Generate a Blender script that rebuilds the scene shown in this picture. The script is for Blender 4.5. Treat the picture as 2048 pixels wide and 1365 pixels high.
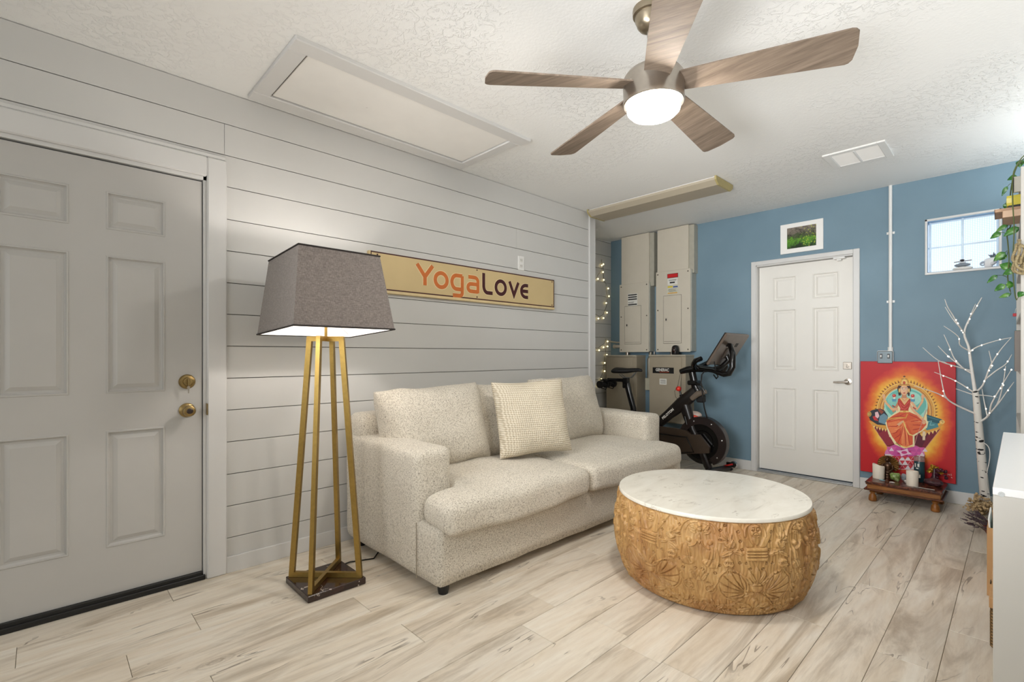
import bpy, bmesh, math, random
import numpy as np
from mathutils import Vector, Matrix, noise as mnoise

SC = bpy.context.scene
COL = SC.collection
for _o in list(bpy.data.objects):
    bpy.data.objects.remove(_o, do_unlink=True)
random.seed(11)
PI = math.pi
R = math.radians


def lin(c):
    """sRGB 0-255 triple -> linear rgba"""
    o = []
    for v in c[:3]:
        v = v / 255.0
        o.append(v / 12.92 if v <= 0.04045 else ((v + 0.055) / 1.055) ** 2.4)
    return (o[0], o[1], o[2], 1.0)


# ------------------------------------------------------------------ camera
cam = bpy.data.cameras.new('camera')
camo = bpy.data.objects.new('camera', cam)
COL.objects.link(camo)
camo.location = (0.0, 0.0, 1.166)
camo.rotation_euler = (R(90), 0, R(46.07))
cam.sensor_width = 36.0
cam.lens = 975.0 / 2048.0 * 36.0
cam.shift_y = 28.5 / 2048.0
cam.clip_start = 0.02
SC.camera = camo

# ------------------------------------------------------------------ world, lights, exposure
W = bpy.data.worlds.new('world')
SC.world = W
W.use_nodes = True
_bg = W.node_tree.nodes['Background']
_bg.inputs['Color'].default_value = lin((190, 214, 245))
_bg.inputs['Strength'].default_value = 3.0
VS = SC.view_settings
VS.view_transform = 'Standard'
VS.look = 'None'
VS.exposure = 0.0
VS.gamma = 1.0
VS.use_curve_mapping = False
SC.display_settings.display_device = 'sRGB'
SC.cycles.use_denoising = True
SC.cycles.max_bounces = 10
SC.cycles.diffuse_bounces = 6
SC.cycles.sample_clamp_indirect = 6.0


def area_light(name, loc, rot, sx, sy, power, color):
    l = bpy.data.lights.new(name, 'AREA')
    l.shape = 'RECTANGLE'
    l.size, l.size_y = sx, sy
    l.energy = power
    l.color = color[:3]
    o = bpy.data.objects.new(name, l)
    COL.objects.link(o)
    o.location = loc
    o.rotation_euler = rot
    return o


# added fill lights, all out of view: one from the front, two facing the ceiling,
# one aimed at the blue wall and one at the far ceiling
area_light('fill_front', (-.6, -2.1, 1.45), (R(90), 0, 0), 3.6, 1.8, 24.0, (0.90, 0.95, 1.0))
area_light('fill_up_right', (1.25, 2.0, 1.0), (R(180), 0, 0), 1.1, 1.1, 22.0, (0.97, 0.985, 1.0))
area_light('fill_up_back', (1.0, 4.35, 1.98), (R(180), 0, 0), .8, .8, 30.0, (0.90, 0.965, 1.0))
_sb = area_light('fill_back_wall', (-1.15, -.9, 1.95), (0, 0, 0), 1.2, .9, 15.0, (0.96, 0.98, 1.0))
_sb.data.spread = R(74)
_sb.rotation_euler = (Vector((-1.5, 5.17, 1.15)) - Vector((-1.15, -.9, 1.95))).to_track_quat('-Z', 'Y').to_euler()
_sc = area_light('fill_far_ceiling', (-.35, -.9, .9), (0, 0, 0), 1.0, .8, 14.0, (0.98, 0.99, 1.0))
_sc.data.spread = R(60)
_sc.rotation_euler = (Vector((-1.2, 4.4, 2.75)) - Vector((-.35, -.9, .9))).to_track_quat('-Z', 'Y').to_euler()
FAN_POWER = 114.0
BULB_POWER = 225.0

# ------------------------------------------------------------------ mesh builder
ORIG = {}


class MB:
    def __init__(s):
        s.v, s.f, s.m, s.s, s.c = [], [], [], [], []
        s.M = None
        s.mat = 0
        s.smooth = False
        s.col = None

    def add(s, vs, fs, smooth=None):
        b = len(s.v)
        if s.M is not None:
            vs = [tuple(s.M @ Vector(p)) for p in vs]
        s.v.extend([tuple(p) for p in vs])
        sm = s.smooth if smooth is None else smooth
        for f in fs:
            s.f.append(tuple(i + b for i in f))
            s.m.append(s.mat)
            s.s.append(sm)
            s.c.append(s.col)
        return s

    def box(s, x0, x1, y0, y1, z0, z1, bev=0.0):
        if x1 < x0: x0, x1 = x1, x0
        if y1 < y0: y0, y1 = y1, y0
        if z1 < z0: z0, z1 = z1, z0
        if bev <= 0:
            vs = [(x, y, z) for x in (x0, x1) for y in (y0, y1) for z in (z0, z1)]
            fs = [(0, 1, 3, 2), (4, 6, 7, 5), (0, 4, 5, 1), (2, 3, 7, 6), (0, 2, 6, 4), (1, 5, 7, 3)]
            return s.add(vs, fs)
        b = min(bev, (x1 - x0) * .49, (y1 - y0) * .49, (z1 - z0) * .49)
        vs = []
        idx = {}
        for i, x in enumerate((x0, x1)):
            for j, y in enumerate((y0, y1)):
                for k, z in enumerate((z0, z1)):
                    sx, sy, sz = (b, -b)[i], (b, -b)[j], (b, -b)[k]
                    idx[i, j, k, 0] = len(vs); vs.append((x, y + sy, z + sz))
                    idx[i, j, k, 1] = len(vs); vs.append((x + sx, y, z + sz))
                    idx[i, j, k, 2] = len(vs); vs.append((x + sx, y + sy, z))
        I = idx
        fs = []
        q = [(0, 0), (1, 0), (1, 1), (0, 1)]
        fs.append([I[0, a, c, 0] for a, c in q][::-1]); fs.append([I[1, a, c, 0] for a, c in q])
        fs.append([I[a, 0, c, 1] for a, c in q]); fs.append([I[a, 1, c, 1] for a, c in q][::-1])
        fs.append([I[a, c, 0, 2] for a, c in q][::-1]); fs.append([I[a, c, 1, 2] for a, c in q])
        for a in (0, 1):
            for c in (0, 1):
                fs.append([I[a, c, 0, 0], I[a, c, 1, 0], I[a, c, 1, 1], I[a, c, 0, 1]])
                fs.append([I[a, 0, c, 0], I[a, 1, c, 0], I[a, 1, c, 2], I[a, 0, c, 2]])
                fs.append([I[0, a, c, 1], I[1, a, c, 1], I[1, a, c, 2], I[0, a, c, 2]])
        for a in (0, 1):
            for bb in (0, 1):
                for c in (0, 1):
                    fs.append([I[a, bb, c, 0], I[a, bb, c, 1], I[a, bb, c, 2]])
        return s.add(vs, fs)

    def rings(s, rings, closed=True, cap=True, smooth=True):
        n = len(rings[0])
        vs = [p for r in rings for p in r]
        fs = []
        for i in range(len(rings) - 1):
            for j in range(n if closed else n - 1):
                k = (j + 1) % n
                fs.append((i * n + j, i * n + k, (i + 1) * n + k, (i + 1) * n + j))
        s.add(vs, fs, smooth)
        if cap and closed:
            s.add(rings[0], [tuple(range(n))[::-1]], False)
            s.add(rings[-1], [tuple(range(n))], False)
        return s

    def tube(s, path, r, n=8, cap=True, flat=None, up=None):
        P = [Vector(p) for p in path]
        rr = r if isinstance(r, (list, tuple)) else [r] * len(P)
        rings = []
        u = None
        for i, p in enumerate(P):
            t = (P[min(i + 1, len(P) - 1)] - P[max(i - 1, 0)])
            if t.length < 1e-9: t = Vector((0, 0, 1))
            t.normalize()
            if u is None:
                u = Vector(up) if up else (Vector((0, 0, 1)) if abs(t.z) < .9 else Vector((1, 0, 0)))
            u = (u - t * u.dot(t))
            if u.length < 1e-6: u = t.orthogonal()
            u.normalize()
            w = t.cross(u)
            fl = flat if flat else 1.0
            rings.append([tuple(p + (u * math.cos(a) + w * math.sin(a) * fl) * rr[i]) for a in [2 * PI * k / n for k in range(n)]])
        return s.rings(rings, True, cap)

    def cyl(s, p0, p1, r0, r1=None, n=16):
        return s.tube([p0, p1], [r0, r0 if r1 is None else r1], n)

    def lathe(s, prof, n=24, c=(0, 0, 0), axis='z', cap=True):
        rings = []
        for r, z in prof:
            ring = []
            for k in range(n):
                a = 2 * PI * k / n
                p = (r * math.cos(a), r * math.sin(a), z)
                if axis == 'x': p = (z, p[0], p[1])
                elif axis == 'y': p = (p[1], z, p[0])
                ring.append((p[0] + c[0], p[1] + c[1], p[2] + c[2]))
            rings.append(ring)
        return s.rings(rings, True, cap)

    def prism(s, poly, a, b, plane='xy', smooth=False):
        """poly 2d, extruded a..b along the third axis"""
        def m(p, t):
            if plane == 'xy': return (p[0], p[1], t)
            if plane == 'xz': return (p[0], t, p[1])
            return (t, p[0], p[1])
        n = len(poly)
        vs = [m(p, a) for p in poly] + [m(p, b) for p in poly]
        fs = [tuple(range(n))[::-1], tuple(range(n, 2 * n))]
        s.add(vs, fs, False)
        s.add(vs, [(i, (i + 1) % n, n + (i + 1) % n, n + i) for i in range(n)], smooth)
        return s

    def sphere(s, c, rx, ry=None, rz=None, nu=16, nv=10):
        ry = rx if ry is None else ry
        rz = rx if rz is None else rz
        rings = []
        for i in range(1, nv):
            t = PI * i / nv
            rings.append([(c[0] + rx * math.sin(t) * math.cos(2 * PI * k / nu), c[1] + ry * math.sin(t) * math.sin(2 * PI * k / nu), c[2] - rz * math.cos(t)) for k in range(nu)])
        s.rings(rings, True, False)
        b0 = (c[0], c[1], c[2] - rz); b1 = (c[0], c[1], c[2] + rz)
        s.add([b0] + rings[0], [(0, (k + 1) % nu + 1, k + 1) for k in range(nu)], True)
        s.add([b1] + rings[-1], [(0, k + 1, (k + 1) % nu + 1) for k in range(nu)], True)
        return s

    def grid(s, fn, nu, nv, smooth=True):
        vs = [fn(i / nu, j / nv) for j in range(nv + 1) for i in range(nu + 1)]
        fs = [(j * (nu + 1) + i, j * (nu + 1) + i + 1, (j + 1) * (nu + 1) + i + 1, (j + 1) * (nu + 1) + i) for j in range(nv) for i in range(nu)]
        return s.add(vs, fs, smooth)

    def build(s, name, mats, parent=None, origin=None, angle=None, local=False, fix=True):
        me = bpy.data.meshes.new(name)
        if parent is not None:
            o0 = (0, 0, 0) if local else ORIG.get(parent.name, (0, 0, 0))
        else:
            o0 = origin or (0, 0, 0)
        off = Vector(o0)
        me.from_pydata([(p[0] - off.x, p[1] - off.y, p[2] - off.z) for p in s.v], [], s.f)
        ml = mats if isinstance(mats, (list, tuple)) else [mats]
        for m in ml: me.materials.append(m)
        me.polygons.foreach_set('material_index', s.m)
        me.polygons.foreach_set('use_smooth', [True] * len(s.f) if angle else s.s)
        if any(c is not None for c in s.c):
            at = me.color_attributes.new('paint', 'FLOAT_COLOR', 'CORNER')
            arr = []
            for p, c in zip(s.f, s.c):
                arr.extend(list(c or (1, 1, 1, 1)) * len(p))
            at.data.foreach_set('color', arr)
        if fix:
            bm = bmesh.new(); bm.from_mesh(me)
            bmesh.ops.recalc_face_normals(bm, faces=bm.faces)
            bm.to_mesh(me); bm.free()
        if angle: me.set_sharp_from_angle(angle=R(angle))
        me.update()
        return link(name, me, parent, o0 if parent is None else None)


def link(name, me, parent=None, loc=None):
    o = bpy.data.objects.new(name, me)
    COL.objects.link(o)
    if parent is not None:
        o.parent = parent
        ORIG[o.name] = ORIG.get(parent.name, (0, 0, 0))
    else:
        o.location = loc or (0, 0, 0)
        ORIG[o.name] = tuple(loc or (0, 0, 0))
    return o


def tag(o, label=None, cat=None, group=None, kind=None):
    if label: o['label'] = label
    if cat: o['category'] = cat
    if group: o['group'] = group
    if kind: o['kind'] = kind
    return o


def thing(name, loc, label, cat, group=None, rz=0.0):
    o = bpy.data.objects.new(name, None)
    COL.objects.link(o)
    o.location = loc
    o.rotation_euler = (0, 0, rz)
    o.empty_display_size = 0.05
    ORIG[o.name] = tuple(loc)
    return tag(o, label, cat, group)


def setting(name, loc=(0, 0, 0)):
    o = bpy.data.objects.new(name, None)
    COL.objects.link(o)
    o.location = loc
    ORIG[o.name] = tuple(loc)
    return tag(o, kind='structure')


def copy_tree(o, loc, label=None, rz=None):
    c = o.copy(); COL.objects.link(c); c.location = loc
    if rz is not None: c.rotation_euler = (0, 0, rz)
    ORIG[c.name] = tuple(loc)
    if label: c['label'] = label
    for ch in list(o.children):
        d = ch.copy(); COL.objects.link(d); d.parent = c
        ORIG[d.name] = tuple(loc)
        for g in list(ch.children):
            e = g.copy(); COL.objects.link(e); e.parent = d
    return c


def text_mb(body, size, mat_fn, depth=0.0008, spacing=1.0, shear=0.0, bold=0.0):
    """lettering as geometry; mat_fn maps (u,v,w) to world"""
    cu = bpy.data.curves.new('lettering', 'FONT')
    cu.body = body; cu.size = size; cu.extrude = depth; cu.space_character = spacing
    cu.align_x = 'CENTER'; cu.align_y = 'CENTER'; cu.shear = shear; cu.offset = bold
    cu.resolution_u = 3
    o = bpy.data.objects.new('lettering', cu)
    COL.objects.link(o)
    dg = bpy.context.evaluated_depsgraph_get()
    me = o.evaluated_get(dg).to_mesh()
    mb = MB()
    mb.add([mat_fn(v.co.x, v.co.y, v.co.z) for v in me.vertices], [tuple(p.vertices) for p in me.polygons], False)
    o.evaluated_get(dg).to_mesh_clear()
    bpy.data.objects.remove(o, do_unlink=True)
    bpy.data.curves.remove(cu)
    return mb


# ------------------------------------------------------------------ materials
class NT:
    def __init__(s, name):
        s.m = bpy.data.materials.new(name)
        s.m.use_nodes = True
        s.t = s.m.node_tree
        s.n = s.t.nodes
        s.b = s.n['Principled BSDF']
        s.out = s.n['Material Output']

    def node(s, typ, **kw):
        nd = s.n.new(typ)
        for k, v in kw.items():
            if k.startswith('_'):
                setattr(nd, k[1:], v)
        return nd

    def l(s, a, b):
        s.t.links.new(a, b)

    def coord(s, scale=(1, 1, 1), rand=0.0, kind='Object', rot=(0, 0, 0)):
        tc = s.n.new('ShaderNodeTexCoord')
        mp = s.n.new('ShaderNodeMapping')
        mp.inputs['Scale'].default_value = scale
        mp.inputs['Rotation'].default_value = rot
        src = tc.outputs[kind]
        if rand:
            oi = s.n.new('ShaderNodeObjectInfo')
            mu = s.n.new('ShaderNodeVectorMath'); mu.operation = 'MULTIPLY_ADD'
            cb = s.n.new('ShaderNodeCombineXYZ')
            for i in range(3): s.l(oi.outputs['Random'], cb.inputs[i])
            mu.inputs[1].default_value = (rand, rand * 1.7, rand * .6)
            s.l(cb.outputs[0], mu.inputs[0]); s.l(src, mu.inputs[2])
            src = mu.outputs[0]
        s.l(src, mp.inputs['Vector'])
        return mp.outputs['Vector']

    def noise(s, vec, scale, detail=4.0, rough=.5, dist=0.0):
        nd = s.n.new('ShaderNodeTexNoise')
        nd.inputs['Scale'].default_value = scale
        nd.inputs['Detail'].default_value = detail
        nd.inputs['Roughness'].default_value = rough
        nd.inputs['Distortion'].default_value = dist
        if vec is not None: s.l(vec, nd.inputs['Vector'])
        return nd.outputs['Fac']

    def voro(s, vec, scale, feature='F1', out='Distance', rnd=1.0):
        nd = s.n.new('ShaderNodeTexVoronoi')
        nd.feature = feature
        nd.inputs['Scale'].default_value = scale
        nd.inputs['Randomness'].default_value = rnd
        if vec is not None: s.l(vec, nd.inputs['Vector'])
        return nd.outputs[out]

    def wave(s, vec, scale, dist=0.0, detail=2.0, typ='BANDS', dirn='X'):
        nd = s.n.new('ShaderNodeTexWave')
        nd.wave_type = typ
        if typ == 'BANDS': nd.bands_direction = dirn
        nd.inputs['Scale'].default_value = scale
        nd.inputs['Distortion'].default_value = dist
        nd.inputs['Detail'].default_value = detail
        if vec is not None: s.l(vec, nd.inputs['Vector'])
        return nd.outputs['Fac']

    def ramp(s, fac, stops, interp='LINEAR'):
        nd = s.n.new('ShaderNodeValToRGB')
        cr = nd.color_ramp
        cr.interpolation = interp
        while len(cr.elements) < len(stops): cr.elements.new(.5)
        for e, (p, c) in zip(cr.elements, stops):
            e.position = p
            e.color = c if len(c) == 4 else (c[0], c[1], c[2], 1)
        s.l(fac, nd.inputs['Fac'])
        return nd.outputs['Color']

    def math(s, op, a, b=None, clamp=False):
        nd = s.n.new('ShaderNodeMath'); nd.operation = op; nd.use_clamp = clamp
        for i, v in enumerate((a, b)):
            if v is None: continue
            if isinstance(v, (int, float)): nd.inputs[i].default_value = v
            else: s.l(v, nd.inputs[i])
        return nd.outputs[0]

    def mix(s, fac, a, b, blend='MIX'):
        nd = s.n.new('ShaderNodeMix'); nd.data_type = 'RGBA'; nd.blend_type = blend
        for sock, v in ((nd.inputs[0], fac), (nd.inputs[6], a), (nd.inputs[7], b)):
            if isinstance(v, (int, float)): sock.default_value = v
            elif isinstance(v, tuple): sock.default_value = v
            else: s.l(v, sock)
        return nd.outputs[2]

    def bump(s, h, strength=.3, dist=.002, prev=None):
        nd = s.n.new('ShaderNodeBump')
        nd.inputs['Strength'].default_value = strength
        nd.inputs['Distance'].default_value = dist
        s.l(h, nd.inputs['Height'])
        if prev is not None: s.l(prev, nd.inputs['Normal'])
        s.l(nd.outputs['Normal'], s.b.inputs['Normal'])
        return nd.outputs['Normal']

    def set(s, color=None, rough=None, metal=None, spec=None, coat=None):
        if color is not None:
            if isinstance(color, tuple): s.b.inputs['Base Color'].default_value = color
            else: s.l(color, s.b.inputs['Base Color'])
        if rough is not None:
            if isinstance(rough, (int, float)): s.b.inputs['Roughness'].default_value = rough
            else: s.l(rough, s.b.inputs['Roughness'])
        if metal is not None: s.b.inputs['Metallic'].default_value = metal
        if spec is not None: s.b.inputs['Specular IOR Level'].default_value = spec
        if coat is not None: s.b.inputs['Coat Weight'].default_value = coat
        return s


def m_plain(name, c, rough=.5, metal=0.0, var=.06, scale=20.0, bump=0.0, spec=.5):
    """plain paint, plastic or metal with a faint mottling of its own"""
    t = NT(name)
    v = t.coord()
    n = t.noise(v, scale, 3.0)
    L = lin(c)
    a = tuple(max(0, x * (1 - var)) for x in L[:3]) + (1,)
    b = tuple(min(1, x * (1 + var)) for x in L[:3]) + (1,)
    t.set(t.ramp(n, [(.3, a), (.7, b)]), rough, metal, spec)
    if bump: t.bump(n, bump, .001)
    return t.m


def m_emit(name, c, strength):
    t = NT(name)
    t.set(lin(c), .4)
    t.b.inputs['Emission Color'].default_value = lin(c)
    t.b.inputs['Emission Strength'].default_value = strength
    return t.m


def m_wood(name, dark, mid, light, grain=(1, 1, 1), scale=6.0, rough=.45, bump=.15, rand=3.0, spec=.4):
    t = NT(name)
    v = t.coord(grain, rand)
    n1 = t.noise(v, scale, 6.0, .6, .6)
    n2 = t.noise(v, scale * 5, 4.0, .6)
    f = t.math('ADD', t.math('MULTIPLY', n1, .7), t.math('MULTIPLY', n2, .3))
    t.set(t.ramp(f, [(.3, lin(dark)), (.5, lin(mid)), (.7, lin(light))]), rough, 0, spec)
    if bump: t.bump(f, bump, .001)
    return t.m


M = {}
M['white_wall'] = m_plain('white_wall_paint', (226, 224, 219), .5, 0, .015, 3)
M['board'] = m_plain('shiplap_paint', (205, 204, 201), .36, 0, .012, 4, .03)
M['seam'] = m_plain('dark_seam_backing', (92, 86, 80), .8)  # dark grey behind the joints of boards and hatch
M['trim'] = m_plain('trim_paint', (212, 211, 209), .35, 0, .012, 6)
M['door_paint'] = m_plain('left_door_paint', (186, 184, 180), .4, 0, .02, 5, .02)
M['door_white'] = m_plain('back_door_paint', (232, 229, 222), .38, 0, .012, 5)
M['black_rubber'] = m_plain('black_rubber', (14, 14, 14), .5)
M['black_plastic'] = m_plain('black_plastic', (17, 16, 16), .38)
M['black_metal'] = m_plain('black_metal', (20, 18, 18), .3, .2)
M['brass'] = m_plain('brushed_brass', (158, 130, 70), .34, .9, .08, 60)
M['old_brass'] = m_plain('antique_brass', (150, 128, 84), .32, .9, .12, 50)
M['nickel'] = m_plain('satin_nickel', (170, 162, 152), .3, .95, .04, 40)
M['fan_bronze'] = m_plain('antique_nickel', (152, 140, 120), .3, .9, .06, 40)
M['chrome'] = m_plain('chrome', (215, 215, 215), .12, 1.0, .02)
M['white_plastic'] = m_plain('white_plastic', (232, 231, 228), .35, 0, .01)
M['gray_steel'] = m_plain('gray_steel', (120, 122, 122), .4, .6)
M['beige_metal'] = m_plain('beige_panel_paint', (206, 198, 182), .42, 0, .02, 8)
M['tan_metal'] = m_plain('tan_cabinet_paint', (163, 152, 132), .45, 0, .03, 8)
M['cabinet_shaded'] = m_plain('white_laminate_shaded', (198, 195, 188), .4, 0, .012, 4)  # white laminate greyed, shade on the upright faces put into the colour
M['cabinet_lit'] = m_plain('white_laminate_lit', (240, 240, 240), .3, 0, .008, 4)  # same laminate, brighter: light on the desktop put into the colour


def m_ceiling():
    t = NT('knockdown_ceiling')
    v = t.coord()
    patch = t.ramp(t.noise(v, 1.3, 2.0), [(.42, (0, 0, 0)), (.6, (1, 1, 1))])
    n1 = t.noise(v, 26, 5.0, .62, .8)
    n2 = t.noise(v, 70, 3.0, .6)
    h = t.ramp(n1, [(.5, (0, 0, 0)), (.58, (1, 1, 1))])
    hh = t.math('ADD', t.math('MULTIPLY', h, patch), t.math('MULTIPLY', n2, .35))
    t.set(lin((238, 238, 236)), .7, 0, .3)
    t.bump(hh, .6, .004)
    return t.m


def m_blue():
    t = NT('blue_wall_paint')
    v = t.coord()
    n = t.noise(v, 2.2, 3.0)
    t.set(t.ramp(n, [(.3, lin((112, 138, 153))), (.7, lin((120, 146, 161)))]), .55, 0, .4)
    t.bump(t.noise(v, 60, 4.0), .12, .002)
    return t.m


def m_plank():
    t = NT('washed_oak_plank')
    oi = t.n.new('ShaderNodeObjectInfo')
    v = t.coord((1, 1, 1), 37.0)
    stretch = t.n.new('ShaderNodeMapping'); stretch.inputs['Scale'].default_value = (1, .13, 1)
    t.l(v, stretch.inputs['Vector'])
    sv = stretch.outputs['Vector']
    warp = t.noise(v, 2.2, 3.0)
    base = t.ramp(t.noise(sv, 9, 5.0, .6, 1.2), [(.28, lin((214, 200, 179))), (.46, lin((229, 218, 201))), (.66, lin((236, 229, 216)))])
    grey = t.ramp(t.noise(sv, 5.2, 6.0, .64, 1.8), [(.49, (0, 0, 0)), (.66, (1, 1, 1))])
    c1 = t.mix(t.math('MULTIPLY', grey, .66), base, lin((163, 147, 125)))
    fine = t.ramp(t.noise(sv, 60, 4.0, .6), [(.35, (.86, .84, .82)), (.6, (1, 1, 1))])
    c2 = t.mix(.55, c1, fine, 'MULTIPLY')
    # checks: thin dark lines along the grain, only here and there
    cr = t.noise(sv, 5.2, 3.5, .5, 1.5)
    line = t.math('LESS_THAN', t.math('ABSOLUTE', t.math('SUBTRACT', cr, .5)), .0055)
    mask = t.ramp(t.noise(v, 3.4, 3.0), [(.53, (0, 0, 0)), (.60, (1, 1, 1))])
    crack = t.math('MULTIPLY', line, mask)
    c3 = t.mix(t.math('MULTIPLY', crack, .62), c2, lin((94, 80, 66)))
    # knots
    kn = t.voro(stretch_knot(t, v), 1.7)
    kf = t.ramp(kn, [(.0, (1, 1, 1)), (.06, (.8, .8, .8)), (.19, (0, 0, 0))])
    kk = t.math('MULTIPLY', kf, t.ramp(t.noise(v, 38, 3.0, .6, 2.0), [(.4, (.2, .2, .2)), (.6, (1, 1, 1))]))
    rings = t.ramp(t.math('SINE', t.math('ADD', t.math('MULTIPLY', kn, 95.0), t.math('MULTIPLY', t.noise(v, 9, 3.0), 9.0))), [(.35, (0, 0, 0)), (.9, (1, 1, 1))])
    kk = t.math('MULTIPLY', kf, t.math('ADD', t.math('MULTIPLY', rings, .6), t.math('MULTIPLY', kk, .5)))
    c4 = t.mix(t.math('MULTIPLY', kk, .62), c3, lin((124, 106, 86)))
    tint = t.ramp(oi.outputs['Random'], [(0, (.93, .925, .92)), (.5, (.985, .98, .975)), (1, (1.0, 1.0, .995))])
    c5 = t.mix(1.0, c4, tint, 'MULTIPLY')
    t.set(c5, .38, 0, .45)
    t.bump(t.math('SUBTRACT', t.noise(sv, 60, 4.0), t.math('MULTIPLY', crack, 1.5)), .12, .0012)
    return t.m


def stretch_knot(t, v):
    mp = t.n.new('ShaderNodeMapping'); mp.inputs['Scale'].default_value = (2.2, 1.0, 1)
    t.l(v, mp.inputs['Vector'])
    return mp.outputs['Vector']


def m_fabric(name, light, mid, dark, scale=230.0, bump=.7, dist=.003):
    t = NT(name)
    v = t.coord((1, 1, 1))
    vs = t.coord((1, .45, 1))
    n1 = t.noise(vs, scale, 3.0, .65)
    n2 = t.noise(v, scale * .35, 3.0, .6)
    n3 = t.noise(v, 5.0, 2.0)
    f = t.math('ADD', t.math('MULTIPLY', n1, .6), t.math('MULTIPLY', n2, .4))
    c = t.ramp(f, [(.38, lin(dark)), (.485, lin(mid)), (.62, lin(light))])
    c = t.mix(.25, c, t.ramp(n3, [(.3, (.86, .84, .8)), (.7, (1, 1, 1))]), 'MULTIPLY')
    t.set(c, .95, 0, .15)
    t.b.inputs['Sheen Weight'].default_value = .15
    t.bump(f, bump, dist)
    return t.m


M['ceiling'] = m_ceiling()
M['blue'] = m_blue()
M['plank'] = m_plank()
M['fabric'] = m_fabric('nubbly_oatmeal_fabric', (230, 223, 210), (211, 203, 188), (124, 115, 102), 400.0)
M['fan_wood'] = m_wood('weathered_fan_wood', (94, 82, 71), (121, 107, 94), (143, 128, 114), (.9, 14, 3), 3.0, .62, .1, spec=.2)
# ================================================================== the room
XL, YB, ZC = -2.94, 5.17, 2.575
XA = -3.565            # alcove wall
YE = 3.987             # where the boarded wall ends
XR, YF = 2.6, -2.2     # unseen sides of the room

# ---- floor: slab and planks
fl = MB(); fl.box(XA - .1, XR + .1, YF - .1, YB + .1, -.06, -.004)
floor = tag(fl.build('floor', m_plain('floor_groove', (120, 106, 88), .8)), kind='structure')
PW, PLEN, GAP = .1835, 1.22, .0016
_joint = {0: 2.366, 1: 3.01, 2: 2.414, 3: 1.696, 4: 2.90, 5: 1.75, 6: 1.491, 7: 1.712, 8: 1.12, 9: .44, 10: 1.077,
          11: .235, 12: .485, 13: -.073, 14: .4475, -1: 2.77, -2: 2.2, -3: 1.5}
_pm = {}


def plank(x0, x1, y0, y1):
    key = (round(x1 - x0, 3), round(y1 - y0, 3))
    if key not in _pm:
        b = MB(); w, h = (x1 - x0) / 2 - GAP / 2, (y1 - y0) / 2 - GAP / 2
        b.box(-w, w, -h, h, -.0042, 0, .0012)
        o = b.build('plank', M['plank'], floor, local=True)
        _pm[key] = o.data
    else:
        o = link('plank', _pm[key], floor)
    o.location = ((x0 + x1) / 2, (y0 + y1) / 2, random.uniform(-.0002, .0002))


for k in range(-16, 19):
    xr = -.204 - PW * k
    xl = xr - PW
    x0, x1 = max(xl, XA), min(xr, XR)
    if x1 - x0 < .012: continue
    ylo = YF if xr > XL + .02 else YE
    j = _joint.get(k, (k * .613) % 1.22)
    if k == 14: x0 = XL if x0 < XL else x0
    y = j - PLEN * math.ceil((j - ylo) / PLEN)
    while y < YB:
        a, b_ = max(y, ylo), min(y + PLEN, YB + .08)
        if b_ - a > .02: plank(x0, x1, a, b_)
        y += PLEN

# ---- ceiling: level, rising a little to the back wall
cb = MB()
cy = [YF, 3.9, YB + .05]
cz = [ZC, ZC, 2.602]
vs, fs = [], []
for y, z in zip(cy, cz):
    vs += [(XA - .1, y, z), (XR, y, z), (XR, y, z + .1), (XA - .1, y, z + .1)]
for i in range(2):
    for a in range(4):
        b_ = (a + 1) % 4
        fs.append((i * 4 + a, i * 4 + b_, i * 4 + 4 + b_, i * 4 + 4 + a))
fs += [(0, 1, 2, 3), (8, 11, 10, 9)]
cb.add(vs, fs)
ceiling = tag(cb.build('ceiling', M['ceiling']), kind='structure')

# ---- boarded wall on the left
DY0, DY1, DZ1 = -.302, .599, 2.07      # door slab
CY0, CY1, CZ1 = -.411, .708, 2.2       # casing
wl = MB()
wl.box(XL - .16, XL - .0125, YF, CY0 + .05, 0, ZC)
wl.box(XL - .16, XL - .0125, CY1 - .05, YE - .01, 0, ZC)
wl.box(XL - .16, XL - .0125, CY0 + .05, CY1 - .05, 2.1, ZC)
wall_left = tag(wl.build('wall_left', M['seam']), kind='structure')
BZ = [0.0, .013, .184, .355, .526, .70, .871, 1.042, 1.215, 1.3865, 1.555, 1.7265, 1.8955, 2.0695, 2.237, 2.404, 2.574]
BZ = BZ[1:]
G = .0019
for i in range(len(BZ) - 1):
    z0, z1 = BZ[i] + G, BZ[i + 1] - G
    cuts = [YF, YE - .104]
    if i == 14: cuts = [YF, YE - .104]
    if i == 13: cuts = [YF, .70, YE - .104]
    if i == 12: cuts = [YF, 2.885, YE - .104]
    segs = []
    for a, b_ in zip(cuts[:-1], cuts[1:]):
        if z0 < CZ1 - .02:
            if b_ <= CY1: continue
            segs += [(YF, CY0 + .005), (CY1 - .005, b_)] if a < CY1 else [(a, b_)]
        else:
            segs.append((a, b_))
    for a, b_ in segs:
        m = MB(); m.box(XL - .013, XL, a + .0006, b_ - .0006, z0, z1, .0011)
        m.build('board', M['board'], wall_left)

m = MB(); m.box(XL - .013, XL, CY0 + .004, CY1 - .004, 2.19, BZ[13] - G, .0011)
m.build('board', M['board'], wall_left)

# corner trim at the end of the boarded wall, and the short return into the alcove
tm = MB(); tm.box(XL - .02, XL + .012, YE - .1035, YE - .072, 0, ZC, .003)
tm.box(XL - .02, XL + .004, YE - .072, YE + .002, 0, ZC, .002)
tag(tm.build('trim_1', M['trim']), kind='structure')
wr = MB(); wr.box(XA - .1, XL - .02, YE - .12, YE, 0, ZC + .01)
tag(wr.build('wall_return', M['white_wall']), kind='structure')

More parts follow.
